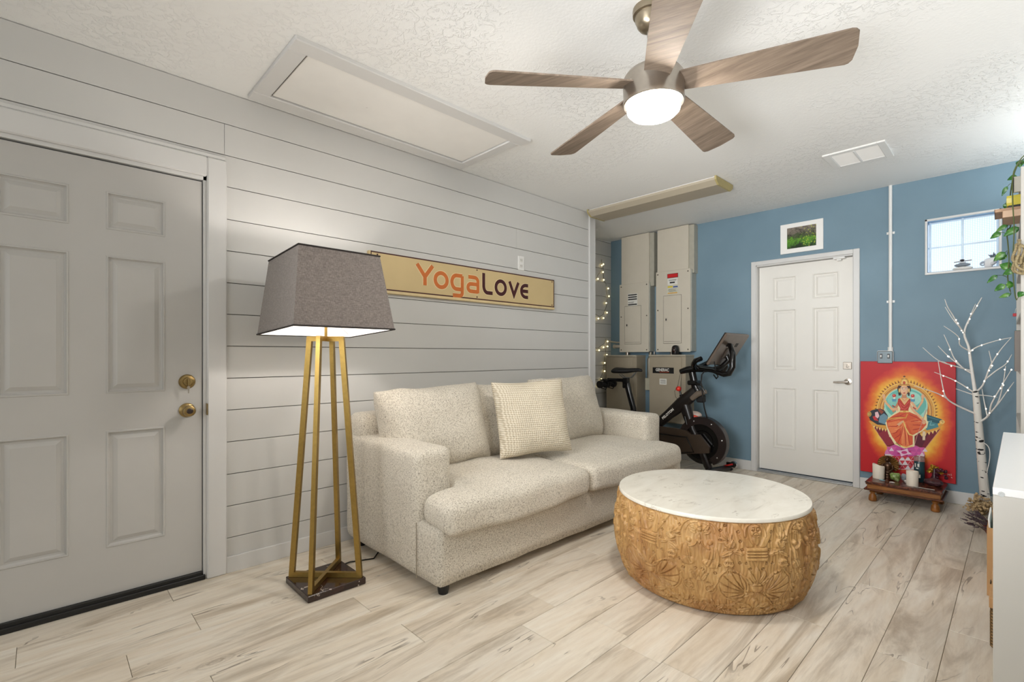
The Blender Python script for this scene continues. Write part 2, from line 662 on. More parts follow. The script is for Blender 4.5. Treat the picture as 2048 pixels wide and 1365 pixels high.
# alcove side wall, boarded too
wa = MB(); wa.box(XA - .12, XA - .0125, YE, YB + .1, 0, 2.64)
wall_alcove = tag(wa.build('wall_alcove', M['seam']), kind='structure')
AZ = BZ + [2.61]
for i in range(len(AZ) - 1):
    if AZ[i + 1] - AZ[i] < .02: continue
    m = MB(); m.box(XA - .013, XA, YE, YB, AZ[i] + G, AZ[i + 1] - G, .0011)
    m.build('board', M['board'], wall_alcove)

# ---- blue wall at the back, with openings for the door and the window
OX0, OX1, OZ1 = -1.845, -.995, 2.075
WX0, WX1, WZ0, WZ1 = -.5215, -.088, 1.828, 2.262
wb = MB()
for a in [(XA - .1, OX0, 0, 2.64), (OX0, OX1, OZ1, 2.64), (OX1, WX0, 0, 2.64), (WX0, WX1, 0, WZ0), (WX0, WX1, WZ1, 2.64), (WX1, XR + .1, 0, 2.64)]:
    wb.box(a[0], a[1], YB, YB + .16, a[2], a[3])
wall_back = tag(wb.build('wall_back', M['blue']), kind='structure')
for nm, x0, x1 in (('baseboard_back', XA, -1.872), ('baseboard_back', -.962, XR)):
    b = MB(); b.box(x0, x1, YB - .014, YB, 0, .098, .003)
    tag(b.build(nm, M['trim']), kind='structure')
b = MB(); b.box(XL, XL + .012, CY1, YE - .104, 0, .086, .002)
tag(b.build('baseboard_left', M['trim']), kind='structure')
# unseen sides
b = MB(); b.box(XR, XR + .1, YF, YB + .1, 0, 2.64)
tag(b.build('wall_right', M['white_wall']), kind='structure')
b = MB(); b.box(XL - .1, XR + .1, YF - .1, YF, 0, 2.64)
tag(b.build('wall_front', M['white_wall']), kind='structure')


# ---- six-panel doors
def six_panel(parent, f, u0, u1, v0, v1, cols, rows, mat):
    """f(u, v, w) -> world, w towards the room; stiles and rails, with six sunk and raised panels"""
    def bx(mb, a, b_, c, d, w0, w1):
        p = [f(u, v, w) for u in (a, b_) for v in (c, d) for w in (w0, w1)]
        mb.add(p, [(0, 1, 3, 2), (4, 6, 7, 5), (0, 4, 5, 1), (2, 3, 7, 6), (0, 2, 6, 4), (1, 5, 7, 3)])
    sl = MB()
    bx(sl, u0, u1, v0, v1, -.04, -.014)
    us = [u0] + [c for col in cols for c in col] + [u1]
    for i in range(0, len(us), 2): bx(sl, us[i], us[i + 1], v0, v1, -.014, 0)
    vsr = [v0] + [c for row in rows for c in row] + [v1]
    for col in cols:
        for i in range(0, len(vsr), 2): bx(sl, col[0], col[1], vsr[i], vsr[i + 1], -.014, 0)
    slab = sl.build('slab', mat, parent)
    prof = [(0, 0), (.004, .0035), (.010, .0035), (.013, -.004), (.020, -.0095), (.030, -.0095), (.033, -.008), (.050, -.0015), (.052, -.0005)]
    for c in cols:
        for r_ in rows:
            rings = []
            for d, w in prof:
                d *= .82
                rings.append([f(c[0] + d, r_[0] + d, w), f(c[1] - d, r_[0] + d, w), f(c[1] - d, r_[1] - d, w), f(c[0] + d, r_[1] - d, w)])
            p = MB()
            n = 4
            vv = [q for rr in rings for q in rr]
            ff = [(i * n + j, i * n + (j + 1) % n, (i + 1) * n + (j + 1) % n, (i + 1) * n + j) for i in range(len(rings) - 1) for j in range(n)]
            ff.append(tuple(range(len(vv) - 4, len(vv))))
            p.add(vv, ff)
            p.build('panel', mat, slab)
    return slab


# door_1: the big white door on the left
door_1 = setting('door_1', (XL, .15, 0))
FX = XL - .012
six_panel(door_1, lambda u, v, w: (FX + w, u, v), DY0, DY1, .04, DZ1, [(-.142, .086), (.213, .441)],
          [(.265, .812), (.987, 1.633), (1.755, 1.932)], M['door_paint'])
jb = MB()
jb.box(XL - .14, XL, DY1 + .004, DY1 + .022, 0, DZ1 + .03)
jb.box(XL - .14, XL, DY0 - .022, DY0 - .004, 0, DZ1 + .03)
jb.box(XL - .14, XL, DY0 - .02, DY1 + .02, DZ1 + .008, DZ1 + .03)
jb.build('jamb', M['trim'], door_1)
bk = MB(); bk.box(XL - .15, XL - .12, DY0 - .02, DY1 + .02, 0, DZ1 + .02)
bk.build('stop', M['black_rubber'], door_1)
for nm, a in (('casing', (XL - .01, XL + .02, DY1 + .018, CY1, 0, CZ1)), ('casing', (XL - .01, XL + .02, CY0, DY0 - .018, 0, CZ1)),
              ('casing', (XL - .01, XL + .0195, DY0 - .018, DY1 + .018, DZ1 + .026, CZ1 - .0005))):
    m = MB(); m.box(*a, .006); m.build(nm, M['trim'], door_1)
m = MB(); m.box(XL - .005, XL + .012, CY0, CY1 - .004, CZ1, CZ1 + .022, .004); m.build('casing_cap', M['trim'], door_1)
m = MB(); m.box(XL - .07, XL + .012, DY0 - .02, DY1 + .012, 0.001, .026, .003); m.box(XL - .016, XL + .004, DY0, DY1, .022, .044, .003)
m.build('threshold', M['black_rubber'], door_1)
# deadbolt with its key
db = MB(); cx, cyy, czz = FX, .533, 1.031
db.lathe([(.037, 0), (.037, .006), (.032, .014), (.022, .017), (.022, .020), (.0195, .028), (.0001, .029)], 28, (cx, cyy, czz), 'x')
dbo = db.build('deadbolt', M['old_brass'], door_1, angle=30)
tp = MB(); tp.box(cx + .028, cx + .05, cyy - .004, cyy + .004, czz - .015, czz + .015, .002); tp.build('thumb_turn', M['old_brass'], dbo)
ky = MB(); ky.box(cx + .036, cx + .039, cyy - .003, cyy + .003, czz - .058, czz - .03, .001); ky.lathe([(.007, -.0015), (.007, .0015)], 14, (cx + .038, cyy, czz - .028), 'x')
ky.tube([(cx + .03, cyy, czz - .015), (cx + .038, cyy, czz - .021)], .0015, 6); ky.build('key', M['nickel'], dbo)
kb = MB(); czz = .885
kb.lathe([(.036, 0), (.036, .004), (.030, .010), (.016, .013), (.013, .03), (.018, .036), (.027, .046), (.029, .056), (.026, .066), (.018, .070), (.0001, .070)], 28, (cx, cyy, czz), 'x')
kbo = kb.build('door_knob', M['old_brass'], door_1, angle=35)
kc = MB(); kc.lathe([(.014, .0695), (.014, .072), (.009, .073), (.0001, .073)], 18, (cx, cyy, czz), 'x'); kc.box(cx + .072, cx + .074, cyy - .006, cyy + .006, czz - .0015, czz + .0015)
kc.build('lock_button', m_plain('dark_pewter', (70, 62, 60), .3, .8), kbo)
sp = MB(); sp.box(FX - .004, XL + .0215, DY1 + .0155, DY1 + .0195, .855, .915, .001)
sp.build('strike_plate', M['old_brass'], door_1)

# door_2: the white door in the blue wall
door_2 = setting('door_2', (-1.42, YB, 0))
FY = YB + .06
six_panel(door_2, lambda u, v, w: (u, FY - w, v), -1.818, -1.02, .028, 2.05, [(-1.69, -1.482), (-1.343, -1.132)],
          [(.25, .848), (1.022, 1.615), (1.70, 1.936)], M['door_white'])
jb = MB()
jb.box(OX0, -1.822, YB - .001, YB + .15, 0, OZ1); jb.box(-1.016, OX1, YB - .001, YB + .15, 0, OZ1); jb.box(OX0, OX1, YB - .001, YB + .15, 2.054, OZ1)
jb.build('jamb', M['trim'], door_2)
bk = MB(); bk.box(OX0, OX1, YB + .11, YB + .14, 0, OZ1); bk.build('stop', M['black_rubber'], door_2)
for a in ((-1.872, -1.826, 0, 2.106), (-1.012, -.963, 0, 2.106), (-1.826, -1.012, 2.064, 2.1055)):
    m = MB(); m.box(a[0], a[1], YB - .016, YB + .002, a[2], a[3], .004); m.build('casing', M['trim'], door_2)
m = MB(); m.box(-1.822, -1.016, YB - .004, FY + .03, 0.001, .016, .003); m.box(-1.822, -1.016, YB + .015, YB + .03, .016, .022, .002)
m.build('threshold', m_plain('mill_aluminium', (188, 190, 192), .35, .7), door_2)
m = MB(); m.box(-1.1, -1.034, FY - .012, FY, 1.04, 1.104, .003); dpo = m.build('deadbolt', M['nickel'], door_2)
m = MB(); m.lathe([(.014, -.02), (.014, 0)], 18, (-1.067, FY - .006, 1.071), 'y'); m.box(-1.071, -1.063, FY - .036, FY - .022, 1.056, 1.086, .002); m.build('thumb_turn', M['nickel'], dpo)
m = MB(); m.lathe([(.029, 0), (.029, -.009), (.012, -.012), (.011, -.045)][::-1], 24, (-1.063, FY, .927), 'y')
lvo = m.build('lever_rose', M['nickel'], door_2, angle=35)
m = MB(); m.tube([(-1.055, FY - .046, .927), (-1.09, FY - .05, .925), (-1.166, FY - .05, .920)], [.011, .009, .008], 10, True, .7); m.build('lever', M['nickel'], lvo)
m = MB(); m.box(-1.165, -1.075, YB - .004, FY - .002, 2.036, 2.053, .003); m.box(-1.14, -1.105, YB + .01, FY - .012, 2.022, 2.037, .002)
m.build('door_contact', M['white_plastic'], door_2)

# window_1: four patterned glass panes deep in the blue wall
window_1 = setting('window_1', ((WX0 + WX1) / 2, YB, WZ0))
tw = M['trim']
m = MB()
RV = .008
m.box(WX0, WX0 + RV, YB - .002, YB + .1, WZ0, WZ1); m.box(WX1 - RV, WX1, YB - .002, YB + .1, WZ0, WZ1); m.box(WX0, WX1, YB - .002, YB + .1, WZ1 - RV, WZ1)
m.build('reveal', m_plain('blue_lit_reveal', (150, 185, 215), .5), window_1)  # white reveal; bluish window light is put into its colour
for a in ((WX0 - .004, WX0 + .012, WZ0, WZ1 + .006), (WX1 - .012, WX1 + .004, WZ0, WZ1 + .006), (WX0 - .004, WX1 + .004, WZ1 - .012, WZ1 + .006)):
    m = MB(); m.box(a[0], a[1], YB - .008, YB + .004, a[2], a[3], .003); m.build('casing', tw, window_1)
m = MB(); m.box(WX0 - .004, WX1 + .004, YB - .012, YB + .1, WZ0 - .012, WZ0 + .006, .003); m.build('sill', tw, window_1)


def m_pane():
    t = NT('ribbed_window_glass')
    v = t.coord((1, 1, 1))
    sx = t.n.new('ShaderNodeSeparateXYZ'); t.l(v, sx.inputs[0])
    def ribs(o, f, th):
        return t.math('GREATER_THAN', t.math('SINE', t.math('MULTIPLY', o, f)), th)
    g = t.math('MAXIMUM', ribs(sx.outputs[0], 2 * PI / .0135, .55), ribs(sx.outputs[2], 2 * PI / .0135, .55))
    c = t.mix(g, lin((243, 250, 255)), lin((196, 220, 236)))
    t.set(lin((120, 130, 136)), .3)
    t.l(c, t.b.inputs['Emission Color'])
    t.b.inputs['Emission Strength'].default_value = .95
    return t.m


M['pane'] = m_pane()
PX = [WX0 + RV + .012, (WX0 + WX1) / 2, WX1 - RV - .012]
PZ = [WZ0 + .016, (WZ0 + WZ1) / 2, WZ1 - RV - .008]
PY = YB + .085
m = MB()
for x in PX: m.box(x - .007, x + .007, PY - .006, PY + .02, WZ0, WZ1, .002)
for z in PZ: m.box(WX0 + .002, WX1 - .002, PY - .004, PY + .02, z - .006, z + .006, .002)
m.build('frame', m_plain('pale_window_frame', (214, 232, 246), .4), window_1)
for i in (0, 1):
    for j in (0, 1):
        m = MB()
        a, b_, c, d = PX[i] + .006, PX[i + 1] - .006, PZ[j] + .005, PZ[j + 1] - .005
        m.box(a, b_, PY + .004, PY + .016, c, d)
        m.box(a + .012, b_ - .012, PY - .001, PY + .005, c + .012, d - .012, .003)
        m.build('pane', M['pane'], window_1)
# ================================================================== ceiling fixtures
# attic hatch
HX0, HX1, HY0, HY1 = -2.895, -2.198, .80, 2.262
ix0, ix1, iy0, iy1 = -2.795, -2.293, .884, 2.188
h = thing('attic_hatch', (-2.55, 1.53, ZC), 'flat white attic hatch with mitred trim in the ceiling over the lamp', 'hatch')
m = MB(); m.box(ix0 + .009, ix1 - .006, iy0 + .009, iy1 - .006, ZC - .010, ZC + .01, .002); m.sphere((-2.55, 1.32, ZC - .0125), .006, .006, .0015, 8, 6)
m.build('hatch_panel', m_plain('hatch_paint', (238, 236, 232), .6, 0, .02, 6), h)
m = MB(); m.box(ix0 - .001, ix1 + .001, iy0 - .001, iy1 + .001, ZC - .005, ZC + .004); m.build('gap', M['seam'], h)
for a in ((HX0, ix0, HY0, HY1), (ix1, HX1, HY0, HY1 + .03), (ix0, ix1, HY0, iy0), (ix0, ix1, iy1, HY1)):
    m = MB(); m.box(a[0], a[1], a[2], a[3], ZC - .019, ZC + .004, .004); m.build('trim_strip', M['trim'], h)

# air return grille
vx0, vx1, vy0, vy1 = -.962, -.603, 3.965, 4.315
zc = 2.580
v = thing('ceiling_vent', (-.78, 4.14, zc), 'white ceiling air grille with two louvred halves', 'vent')
for a in ((vx0, vx0 + .045, vy0, vy1), (vx1 - .045, vx1, vy0, vy1), (vx0 + .045, vx1 - .045, vy0, vy0 + .04), (vx0 + .045, vx1 - .045, vy1 - .05, vy1)):
    m = MB(); m.box(a[0], a[1], a[2], a[3], zc - .014, zc + .004, .003); m.build('frame_strip', M['white_plastic'], v)
m = MB(); m.box(-.7905, -.7775, vy0 + .04, vy1 - .05, zc - .016, zc + .004, .002); m.build('divider', M['white_plastic'], v)
m = MB(); m.box(vx0 + .04, vx1 - .04, vy0 + .035, vy1 - .045, zc - .001, zc + .003); m.build('duct_backing', m_plain('vent_backing_grey', (170, 165, 158), .8), v)  # plain grey sheet behind the louvres
for a, b_ in ((vx0 + .046, -.791), (-.777, vx1 - .046)):
    m = MB()
    n = 17
    for i in range(n):
        y = vy0 + .044 + (vy1 - vy0 - .098) * i / (n - 1)
        m.add([(a, y - .007, zc - .002), (b_, y - .007, zc - .002), (b_, y + .006, zc - .011), (a, y + .006, zc - .011), (a, y - .006, zc - .001), (b_, y - .006, zc - .001), (b_, y + .007, zc - .010), (a, y + .007, zc - .010)],
              [(0, 1, 2, 3), (7, 6, 5, 4), (0, 4, 5, 1), (2, 6, 7, 3), (1, 5, 6, 2), (0, 3, 7, 4)])
    o = m.build('louvres', M['white_plastic'], v); o['kind'] = 'stuff'

# long fluorescent fixture, unlit
f = thing('fluorescent_fixture', (-2.26, 3.97, ZC), 'long unlit fluorescent ceiling fixture with yellowed lens above the alcove', 'ceiling light')
fx0, fx1, fy0, fy1 = -2.89, -1.635, 3.79, 4.11
m = MB(); m.box(fx0 + .01, fx1 - .01, fy0 + .02, fy1 - .02, ZC - .02, ZC + .004); m.build('base_plate', M['white_plastic'], f)
prof = [(fy0, ZC - .012), (fy0 + .004, ZC - .03), (fy0 + .05, ZC - .062), (fy1 - .05, ZC - .062), (fy1 - .004, ZC - .03), (fy1, ZC - .012)]
tl = NT('yellowed_acrylic_lens'); tl.set(lin((172, 162, 143)), .5, 0, .4)
tl.bump(tl.wave(tl.coord((1, 1, 1)), 60, 0, 0, 'BANDS', 'Y'), .15, .001)
m = MB(); m.prism(prof, fx0 + .012, fx1 - .012, 'yz'); m.build('lens', tl.m, f)
for a in ((fx0, fx0 + .014), (fx1 - .014, fx1)):
    m = MB(); m.prism([(p[0] + (-.003 if p[0] < 3.95 else .003), p[1] - (.002 if p[1] < ZC - .02 else -.01)) for p in prof], a[0], a[1], 'yz'); m.build('end_cap', m_plain('yellow_end_cap', (170, 156, 104), .5), f)

# ceiling fan
FCX, FCY, FZ = -1.027, 1.787, 2.262
fan = thing('ceiling_fan', (FCX, FCY, ZC), 'five-blade ceiling fan with grey-brown wood blades and lit lamp', 'fan')
TOP = Vector((FCX - .012, FCY - .010, 0))
m = MB(); m.lathe([(.066, ZC + .004), (.068, 2.565), (.066, 2.548), (.058, 2.545), (.058, 2.53), (.050, 2.512), (.049, 2.506), (.038, 2.492), (.022, 2.483), (.0001, 2.482)][::-1], 30, (TOP.x, TOP.y, 0))
m.build('canopy', M['fan_bronze'], fan, angle=40)
m = MB(); m.tube([(TOP.x, TOP.y, 2.5), (FCX, FCY, 2.32)], .0125, 14); m.build('downrod', M['nickel'], fan)
m = MB(); m.lathe([(.0001, 2.345), (.022, 2.345), (.026, 2.322), (.07, 2.318), (.108, 2.308), (.119, 2.292), (.121, 2.262), (.119, 2.205), (.121, 2.200), (.121, 2.188), (.117, 2.184), (.0001, 2.184)][::-1], 40, (FCX, FCY, 0))
m.build('motor_housing', M['nickel'], fan, angle=30)
m = MB(); m.lathe([(.0001, 2.134), (.06, 2.136), (.09, 2.144), (.103, 2.158), (.107, 2.186), (.0001, 2.187)], 40, (FCX, FCY, 0))
fl_lamp = m.build('light_globe', m_emit('fan_lamp_glass', (255, 249, 240), FAN_POWER), fan, angle=40)
PITCH, DROOP = R(-13), R(2.6)
for k in range(5):
    a = R(19.5 + 72 * k)
    bl = MB()
    bl.M = Matrix.Translation((FCX, FCY, FZ)) @ Matrix.Rotation(a, 4, 'Z') @ Matrix.Rotation(DROOP, 4, 'Y') @ Matrix.Rotation(PITCH, 4, 'X')
    r0, r1, w0, w1 = .10, .683, .050, .080
    out = []
    for i in range(9):
        u = i / 8; out.append((r0 + (r1 - .025 - r0) * u, -(w0 + (w1 - w0) * u ** .9)))
    c = .022
    out += [(r1 - .012, -w1 + .004), (r1 - .002, -w1 + .016), (r1 + .004, 0), (r1 - .004, w1 - .018), (r1 - .014, w1 - .004)]
    for i in range(8, -1, -1):
        u = i / 8; out.append((r0 + (r1 - .025 - r0) * u, (w0 + (w1 - w0) * u ** .9)))
    bl.prism(out, -.003, .003, 'xy')
    # keep the blade's own frame for its grain
    o = bl.build('blade', M['fan_wood'], fan)
    ba = MB(); ba.M = bl.M
    ba.box(.085, .17, -.03, .03, .003, .008, .002); ba.box(.085, .115, -.04, .04, .002, .012, .002)
    ba.build('blade_bracket', M['nickel'], o)

# ================================================================== things on the boarded wall
sg = thing('wall_sign', (XL + .015, 2.43, 1.7), 'long cream wall sign reading YogaLove in orange and maroon letters', 'sign')
sy0, sy1, sz0, sz1 = 1.522, 3.337, 1.578, 1.847
m = MB(); m.box(XL + .0005, XL + .026, sy0, sy1, sz0, sz1, .001); m.build('board', m_plain('cream_sign_board', (205, 182, 134), .5, 0, .03, 5), sg)
mr = m_plain('maroon_sign_paint', (66, 14, 14), .45)
m = MB()
for a in ((sy0 + .012, sy1, sz1 - .009, sz1 - .0005), (sy0 + .012, sy1, sz0 + .021, sz0 + .029), (sy1 - .009, sy1 - .0005, sz0 + .022, sz1), (sy0 + .012, sy0 + .018, sz0 + .022, sz1)):
    m.box(XL + .0255, XL + .0268, *a)
m.build('border', mr, sg)
m = MB(); m.box(XL + .02, XL + .032, sy0, sy1, sz0, sz0 + .018, .003); m.build('ledge', m_plain('pale_gilt_edge', (218, 196, 150), .4), sg)
for y in (sy0 + .06, 2.43, sy1 - .03):
    for z in (sz0 + .04, sz1 - .02):
        m = MB(); m.sphere((XL + .0265, y, z), .003, .006, .006, 8, 6); m.build('screw', mr, sg)


def stroke(mb, pts, w, x0, x1, closed=False, ends=True):
    """flat ribbon of width w along pts (y,z), on a plane x"""
    P = [Vector((p[0], p[1])) for p in pts]
    n = len(P)
    Lf, Rt = [], []
    for i, p in enumerate(P):
        a = P[(i - 1) % n] if (closed or i > 0) else P[i]
        b = P[(i + 1) % n] if (closed or i < n - 1) else P[i]
        d1 = (p - a).normalized() if (p - a).length > 1e-9 else (b - p).normalized()
        d2 = (b - p).normalized() if (b - p).length > 1e-9 else d1
        n1 = Vector((-d1.y, d1.x)); n2 = Vector((-d2.y, d2.x))
        nn = (n1 + n2)
        nn = nn.normalized() if nn.length > 1e-6 else n1
        k = w / 2 / max(.35, nn.dot(n1))
        Lf.append(p + nn * k); Rt.append(p - nn * k)
    vs, fs = [], []
    for i in range(n):
        for q in (Lf[i], Rt[i]):
            vs += [(x0, q.x, q.y), (x1, q.x, q.y)]
    for i in range(n if closed else n - 1):
        j = (i + 1) % n
        a, b = i * 4, j * 4
        fs += [(a + 1, b + 1, b + 3, a + 3), (a, a + 2, b + 2, b), (a, b, b + 1, a + 1), (a + 2, a + 3, b + 3, b + 2)]
    if not closed: fs += [(0, 1, 3, 2), ((n - 1) * 4, (n - 1) * 4 + 2, (n - 1) * 4 + 3, (n - 1) * 4 + 1)]
    mb.add(vs, fs, False)


def arc(cx, cz, rx, rz, a0, a1, n=14):
    return [(cx + rx * math.cos(R(a0 + (a1 - a0) * i / n)), cz + rz * math.sin(R(a0 + (a1 - a0) * i / n))) for i in range(n + 1)]


# strokes of each letter in a box -1..1 wide and 0..1 high
LT = {
    'Y': [([(-1, 1), (0, .42), (0, 0)], 0), ([(1, 1), (-.08, .38)], 0)],
    'o': [(arc(0, .5, 1, .5, 0, 360, 26)[:-1], 1)],
    'g': [([(1, 1)] + arc(-.1, .66, .9, .34, 90, 270, 14) + [(1, .32)], 0), ([(1, 1), (1, .16)] + arc(.5, .16, .5, .16, 0, -90, 6) + [(-.8, 0)], 0)],
    'a': [([(-.9, 1), (.3, 1)] + arc(.3, .72, .7, .28, 90, 0, 6) + [(1, -.08)], 0), ([(1, .52), (-.4, .52)] + arc(-.4, .26, .6, .26, 90, 270, 10) + [(1, 0)], 0)],
    'L': [([(-1, 1), (-1, .34)] + arc(-.1, .34, .9, .34, 180, 270, 8) + [(1.1, 0)], 0)],
    'O': [(arc(0, .5, 1, .5, 0, 360, 26)[:-1], 1)],
    'V': [([(-.95, 1.08), (0, .02), (.95, 1.08)], 0)],
    'E': [([(1, 1), (.3, 1)] + arc(.3, .5, 1.3, .5, 90, 270, 16) + [(1, 0)], 0), ([(-.95, .5), (1, .5)], 0)],
}
orange = m_plain('sign_orange', (200, 108, 42), .45)
halo = m_plain('sign_letter_edge', (226, 206, 160), .5)
# (letter, centre y, width, bottom, top, paint)
SPECS = [('Y', 1.951, .160, 1.647, 1.821, orange), ('o', 2.091, .134, 1.647, 1.779, orange), ('g', 2.236, .126, 1.599, 1.778, orange), ('a', 2.389, .128, 1.643, 1.781, orange),
         ('L', 2.542, .118, 1.646, 1.827, mr), ('O', 2.680, .135, 1.647, 1.782, mr), ('V', 2.829, .138, 1.650, 1.782, mr), ('E', 2.956, .110, 1.646, 1.775, mr)]
SW = .029
for ch, y0, w_, z0, z1, mt in SPECS:
    for nm, ww, xx, mm in (('letter_edge', SW + .010, .0266, halo), ('letter', SW, .0274, mt)):
        m = MB()
        for si, (st, cl) in enumerate(LT[ch]):
            stroke(m, [(y0 + p[0] * (w_ - SW) / 2, z0 + SW / 2 + p[1] * (z1 - z0 - SW)) for p in st], ww, XL + .0245, XL + xx + .0002 * si, bool(cl))
        m.build(nm, mm, sg)

ou = thing('wall_outlet', (XL, 2.936, 1.95), 'white wall outlet above the sign', 'outlet')
m = MB(); m.box(XL, XL + .006, 2.899, 2.973, 1.890, 2.010, .003); m.build('cover_plate', M['white_plastic'], ou)
m = MB()
for z in (1.925, 1.975): m.box(XL + .005, XL + .0075, 2.919, 2.953, z - .016, z + .016, .002)
m.build('socket_face', m_plain('outlet_face', (220, 218, 212), .35), ou)
for z in (1.925, 1.975):
    for y in (2.929, 2.943):
        m = MB(); m.box(XL + .007, XL + .0079, y - .0012, y + .0012, z - .004, z + .008); m.build('socket_slot', M['black_plastic'], ou)
# ================================================================== floor lamp
LX, LY = -2.452, 1.042
lamp = thing('floor_lamp', (LX, LY, 0), 'tall brass floor lamp with dark grey square tapered shade beside the sofa', 'lamp')
tmb = NT('dark_marble'); vv = tmb.coord((1, 1, 1))
ln = tmb.math('LESS_THAN', tmb.math('ABSOLUTE', tmb.math('SUBTRACT', tmb.noise(vv, 5, 4.0, .6, 1.5), .5)), .006)
msk = tmb.math('GREATER_THAN', tmb.noise(vv, 7, 2.0), .6)
tmb.set(tmb.mix(tmb.math('MULTIPLY', ln, msk), tmb.ramp(tmb.noise(vv, 12, 4.0), [(.3, lin((30, 16, 12))), (.7, lin((56, 32, 24)))]), lin((220, 208, 196))), .12, 0, .6)
m = MB(); m.box(LX - .146, LX + .146, LY - .146, LY + .146, .001, .034, .003); m.build('base', tmb.m, lamp)
hb, ht, zt, zb = .128, .062, 1.262, .035
BW = .013
for sx, sy in ((-1, -1), (1, -1), (1, 1), (-1, 1)):
    m = MB()
    d = Vector((sx, sy, 0)).normalized(); pz = d.cross(Vector((0, 0, 1)))
    p0 = Vector((LX + sx * hb, LY + sy * hb, zb)); p1 = Vector((LX + sx * ht, LY + sy * ht, zt))
    vs = []
    for p in (p0, p1):
        for a, b_ in ((-1, -1), (1, -1), (1, 1), (-1, 1)):
            vs.append(tuple(p + d * (a * BW - BW * .5) + pz * b_ * BW * .8))
    m.add(vs, [(0, 1, 2, 3), (4, 7, 6, 5), (0, 4, 5, 1), (1, 5, 6, 2), (2, 6, 7, 3), (3, 7, 4, 0)])
    m.build('leg', M['brass'], lamp)
for s_ in (1, -1):
    for nm, hh, z in (('bottom_bar', hb, zb + .0125), ('top_bar', ht, zt - .0125)):
        m = MB()
        d = Vector((1, s_, 0)).normalized(); pz = Vector((-d.y, d.x, 0))
        L_ = hh * math.sqrt(2) - .01
        vs = []
        for e in (-L_, L_):
            for a, b_ in ((-1, -1), (1, -1), (1, 1), (-1, 1)):
                vs.append(tuple(Vector((LX, LY, z + (0 if s_ > 0 else .0004))) + d * e + pz * a * BW * .78 + Vector((0, 0, b_ * .0125))))
        m.add(vs, [(0, 1, 2, 3), (4, 7, 6, 5), (0, 4, 5, 1), (1, 5, 6, 2), (2, 6, 7, 3), (3, 7, 4, 0)])
        m.build(nm, M['brass'], lamp)
m = MB(); m.cyl((LX, LY, 1.25), (LX + .006, LY, 1.40), .0075, None, 12); m.build('rod', M['brass'], lamp)
m = MB(); m.lathe([(.02, 1.385), (.02, 1.44), (.014, 1.445)], 16, (LX + .006, LY, 0)); m.build('socket', M['brass'], lamp)
m = MB(); m.sphere((LX + .007, LY, 1.485), .032, .032, .042, 18, 12); m.build('bulb', m_emit('lamp_bulb_glow', (255, 247, 240), BULB_POWER), lamp)
TILT = Matrix.Translation((LX, LY, 1.285)) @ Matrix.Rotation(R(-3.0), 4, 'Y')
SB, ST, SH = .250, .203, .378
tsh = NT('slate_linen_shade')
vv = tsh.coord((1, 1, 1)); va = tsh.coord((1, 1, .12)); vb = tsh.coord((.12, .12, 1))
fr = tsh.math('ADD', tsh.math('MULTIPLY', tsh.noise(va, 420, 2.0), .5), tsh.math('MULTIPLY', tsh.noise(vb, 420, 2.0), .5))
tsh.set(tsh.ramp(fr, [(.38, lin((100, 91, 86))), (.52, lin((118, 109, 103))), (.62, lin((136, 126, 119)))]), .75, 0, .25)
tsh.b.inputs['Sheen Weight'].default_value = .35
tsh.bump(fr, .25, .001)
M['shade'] = tsh.m
M['lining'] = m_plain('white_shade_lining', (240, 238, 234), .6, 0, .01)
cor = [(-1, -1), (1, -1), (1, 1), (-1, 1)]
for i in range(4):
    a, b_ = cor[i], cor[(i + 1) % 4]
    for nm, off, mt in (('shade_panel', 0.0, M['shade']), ('shade_lining', .004, M['lining'])):
        m = MB(); m.M = TILT
        t_ = .003
        vs = []
        for o_ in (off, off + t_):
            vs += [(a[0] * (SB - o_), a[1] * (SB - o_), 0), (b_[0] * (SB - o_), b_[1] * (SB - o_), 0), (b_[0] * (ST - o_), b_[1] * (ST - o_), SH), (a[0] * (ST - o_), a[1] * (ST - o_), SH)]
        m.add(vs, [(0, 1, 2, 3), (4, 7, 6, 5), (0, 4, 5, 1), (1, 5, 6, 2), (2, 6, 7, 3), (3, 7, 4, 0)])
        m.build(nm, mt, lamp)
dk = m_plain('dark_shade_trim', (34, 27, 24), .7)
for nm, hh, z in (('shade_trim', SB + .001, 0), ('shade_trim', ST + .001, SH)):
    m = MB(); m.M = TILT
    for i in range(4):
        a, b_ = cor[i], cor[(i + 1) % 4]
        m.tube([(a[0] * hh, a[1] * hh, z), (b_[0] * hh, b_[1] * hh, z)], .0042, 6)
    m.build(nm, dk, lamp)
for a in cor:
    m = MB(); m.M = TILT; m.tube([(a[0] * .012, a[1] * .012, .30), (a[0] * (ST - .012), a[1] * (ST - .012), SH - .01)], .0015, 6); m.build('shade_wire', M['gray_steel'], lamp)
    m = MB(); m.M = TILT; m.tube([(a[0] * .012, a[1] * .012, .10), (a[0] * (SB - .02), a[1] * (SB - .02), .012)], .0013, 6); m.build('shade_wire', M['gray_steel'], lamp)
m = MB(); m.M = TILT; m.lathe([(.022, .296), (.022, .304)], 14); m.build('shade_ring', M['gray_steel'], lamp)
m = MB(); m.tube([(LX - .12, LY + .1, .012), (LX - .15, LY + .2, .005), (LX - .1, LY + .32, .005), (LX - .2, LY + .42, .005), (-2.86, 1.6, .006), (-2.9, 1.9, .006)], .0035, 8); m.build('cord', M['black_rubber'], lamp)


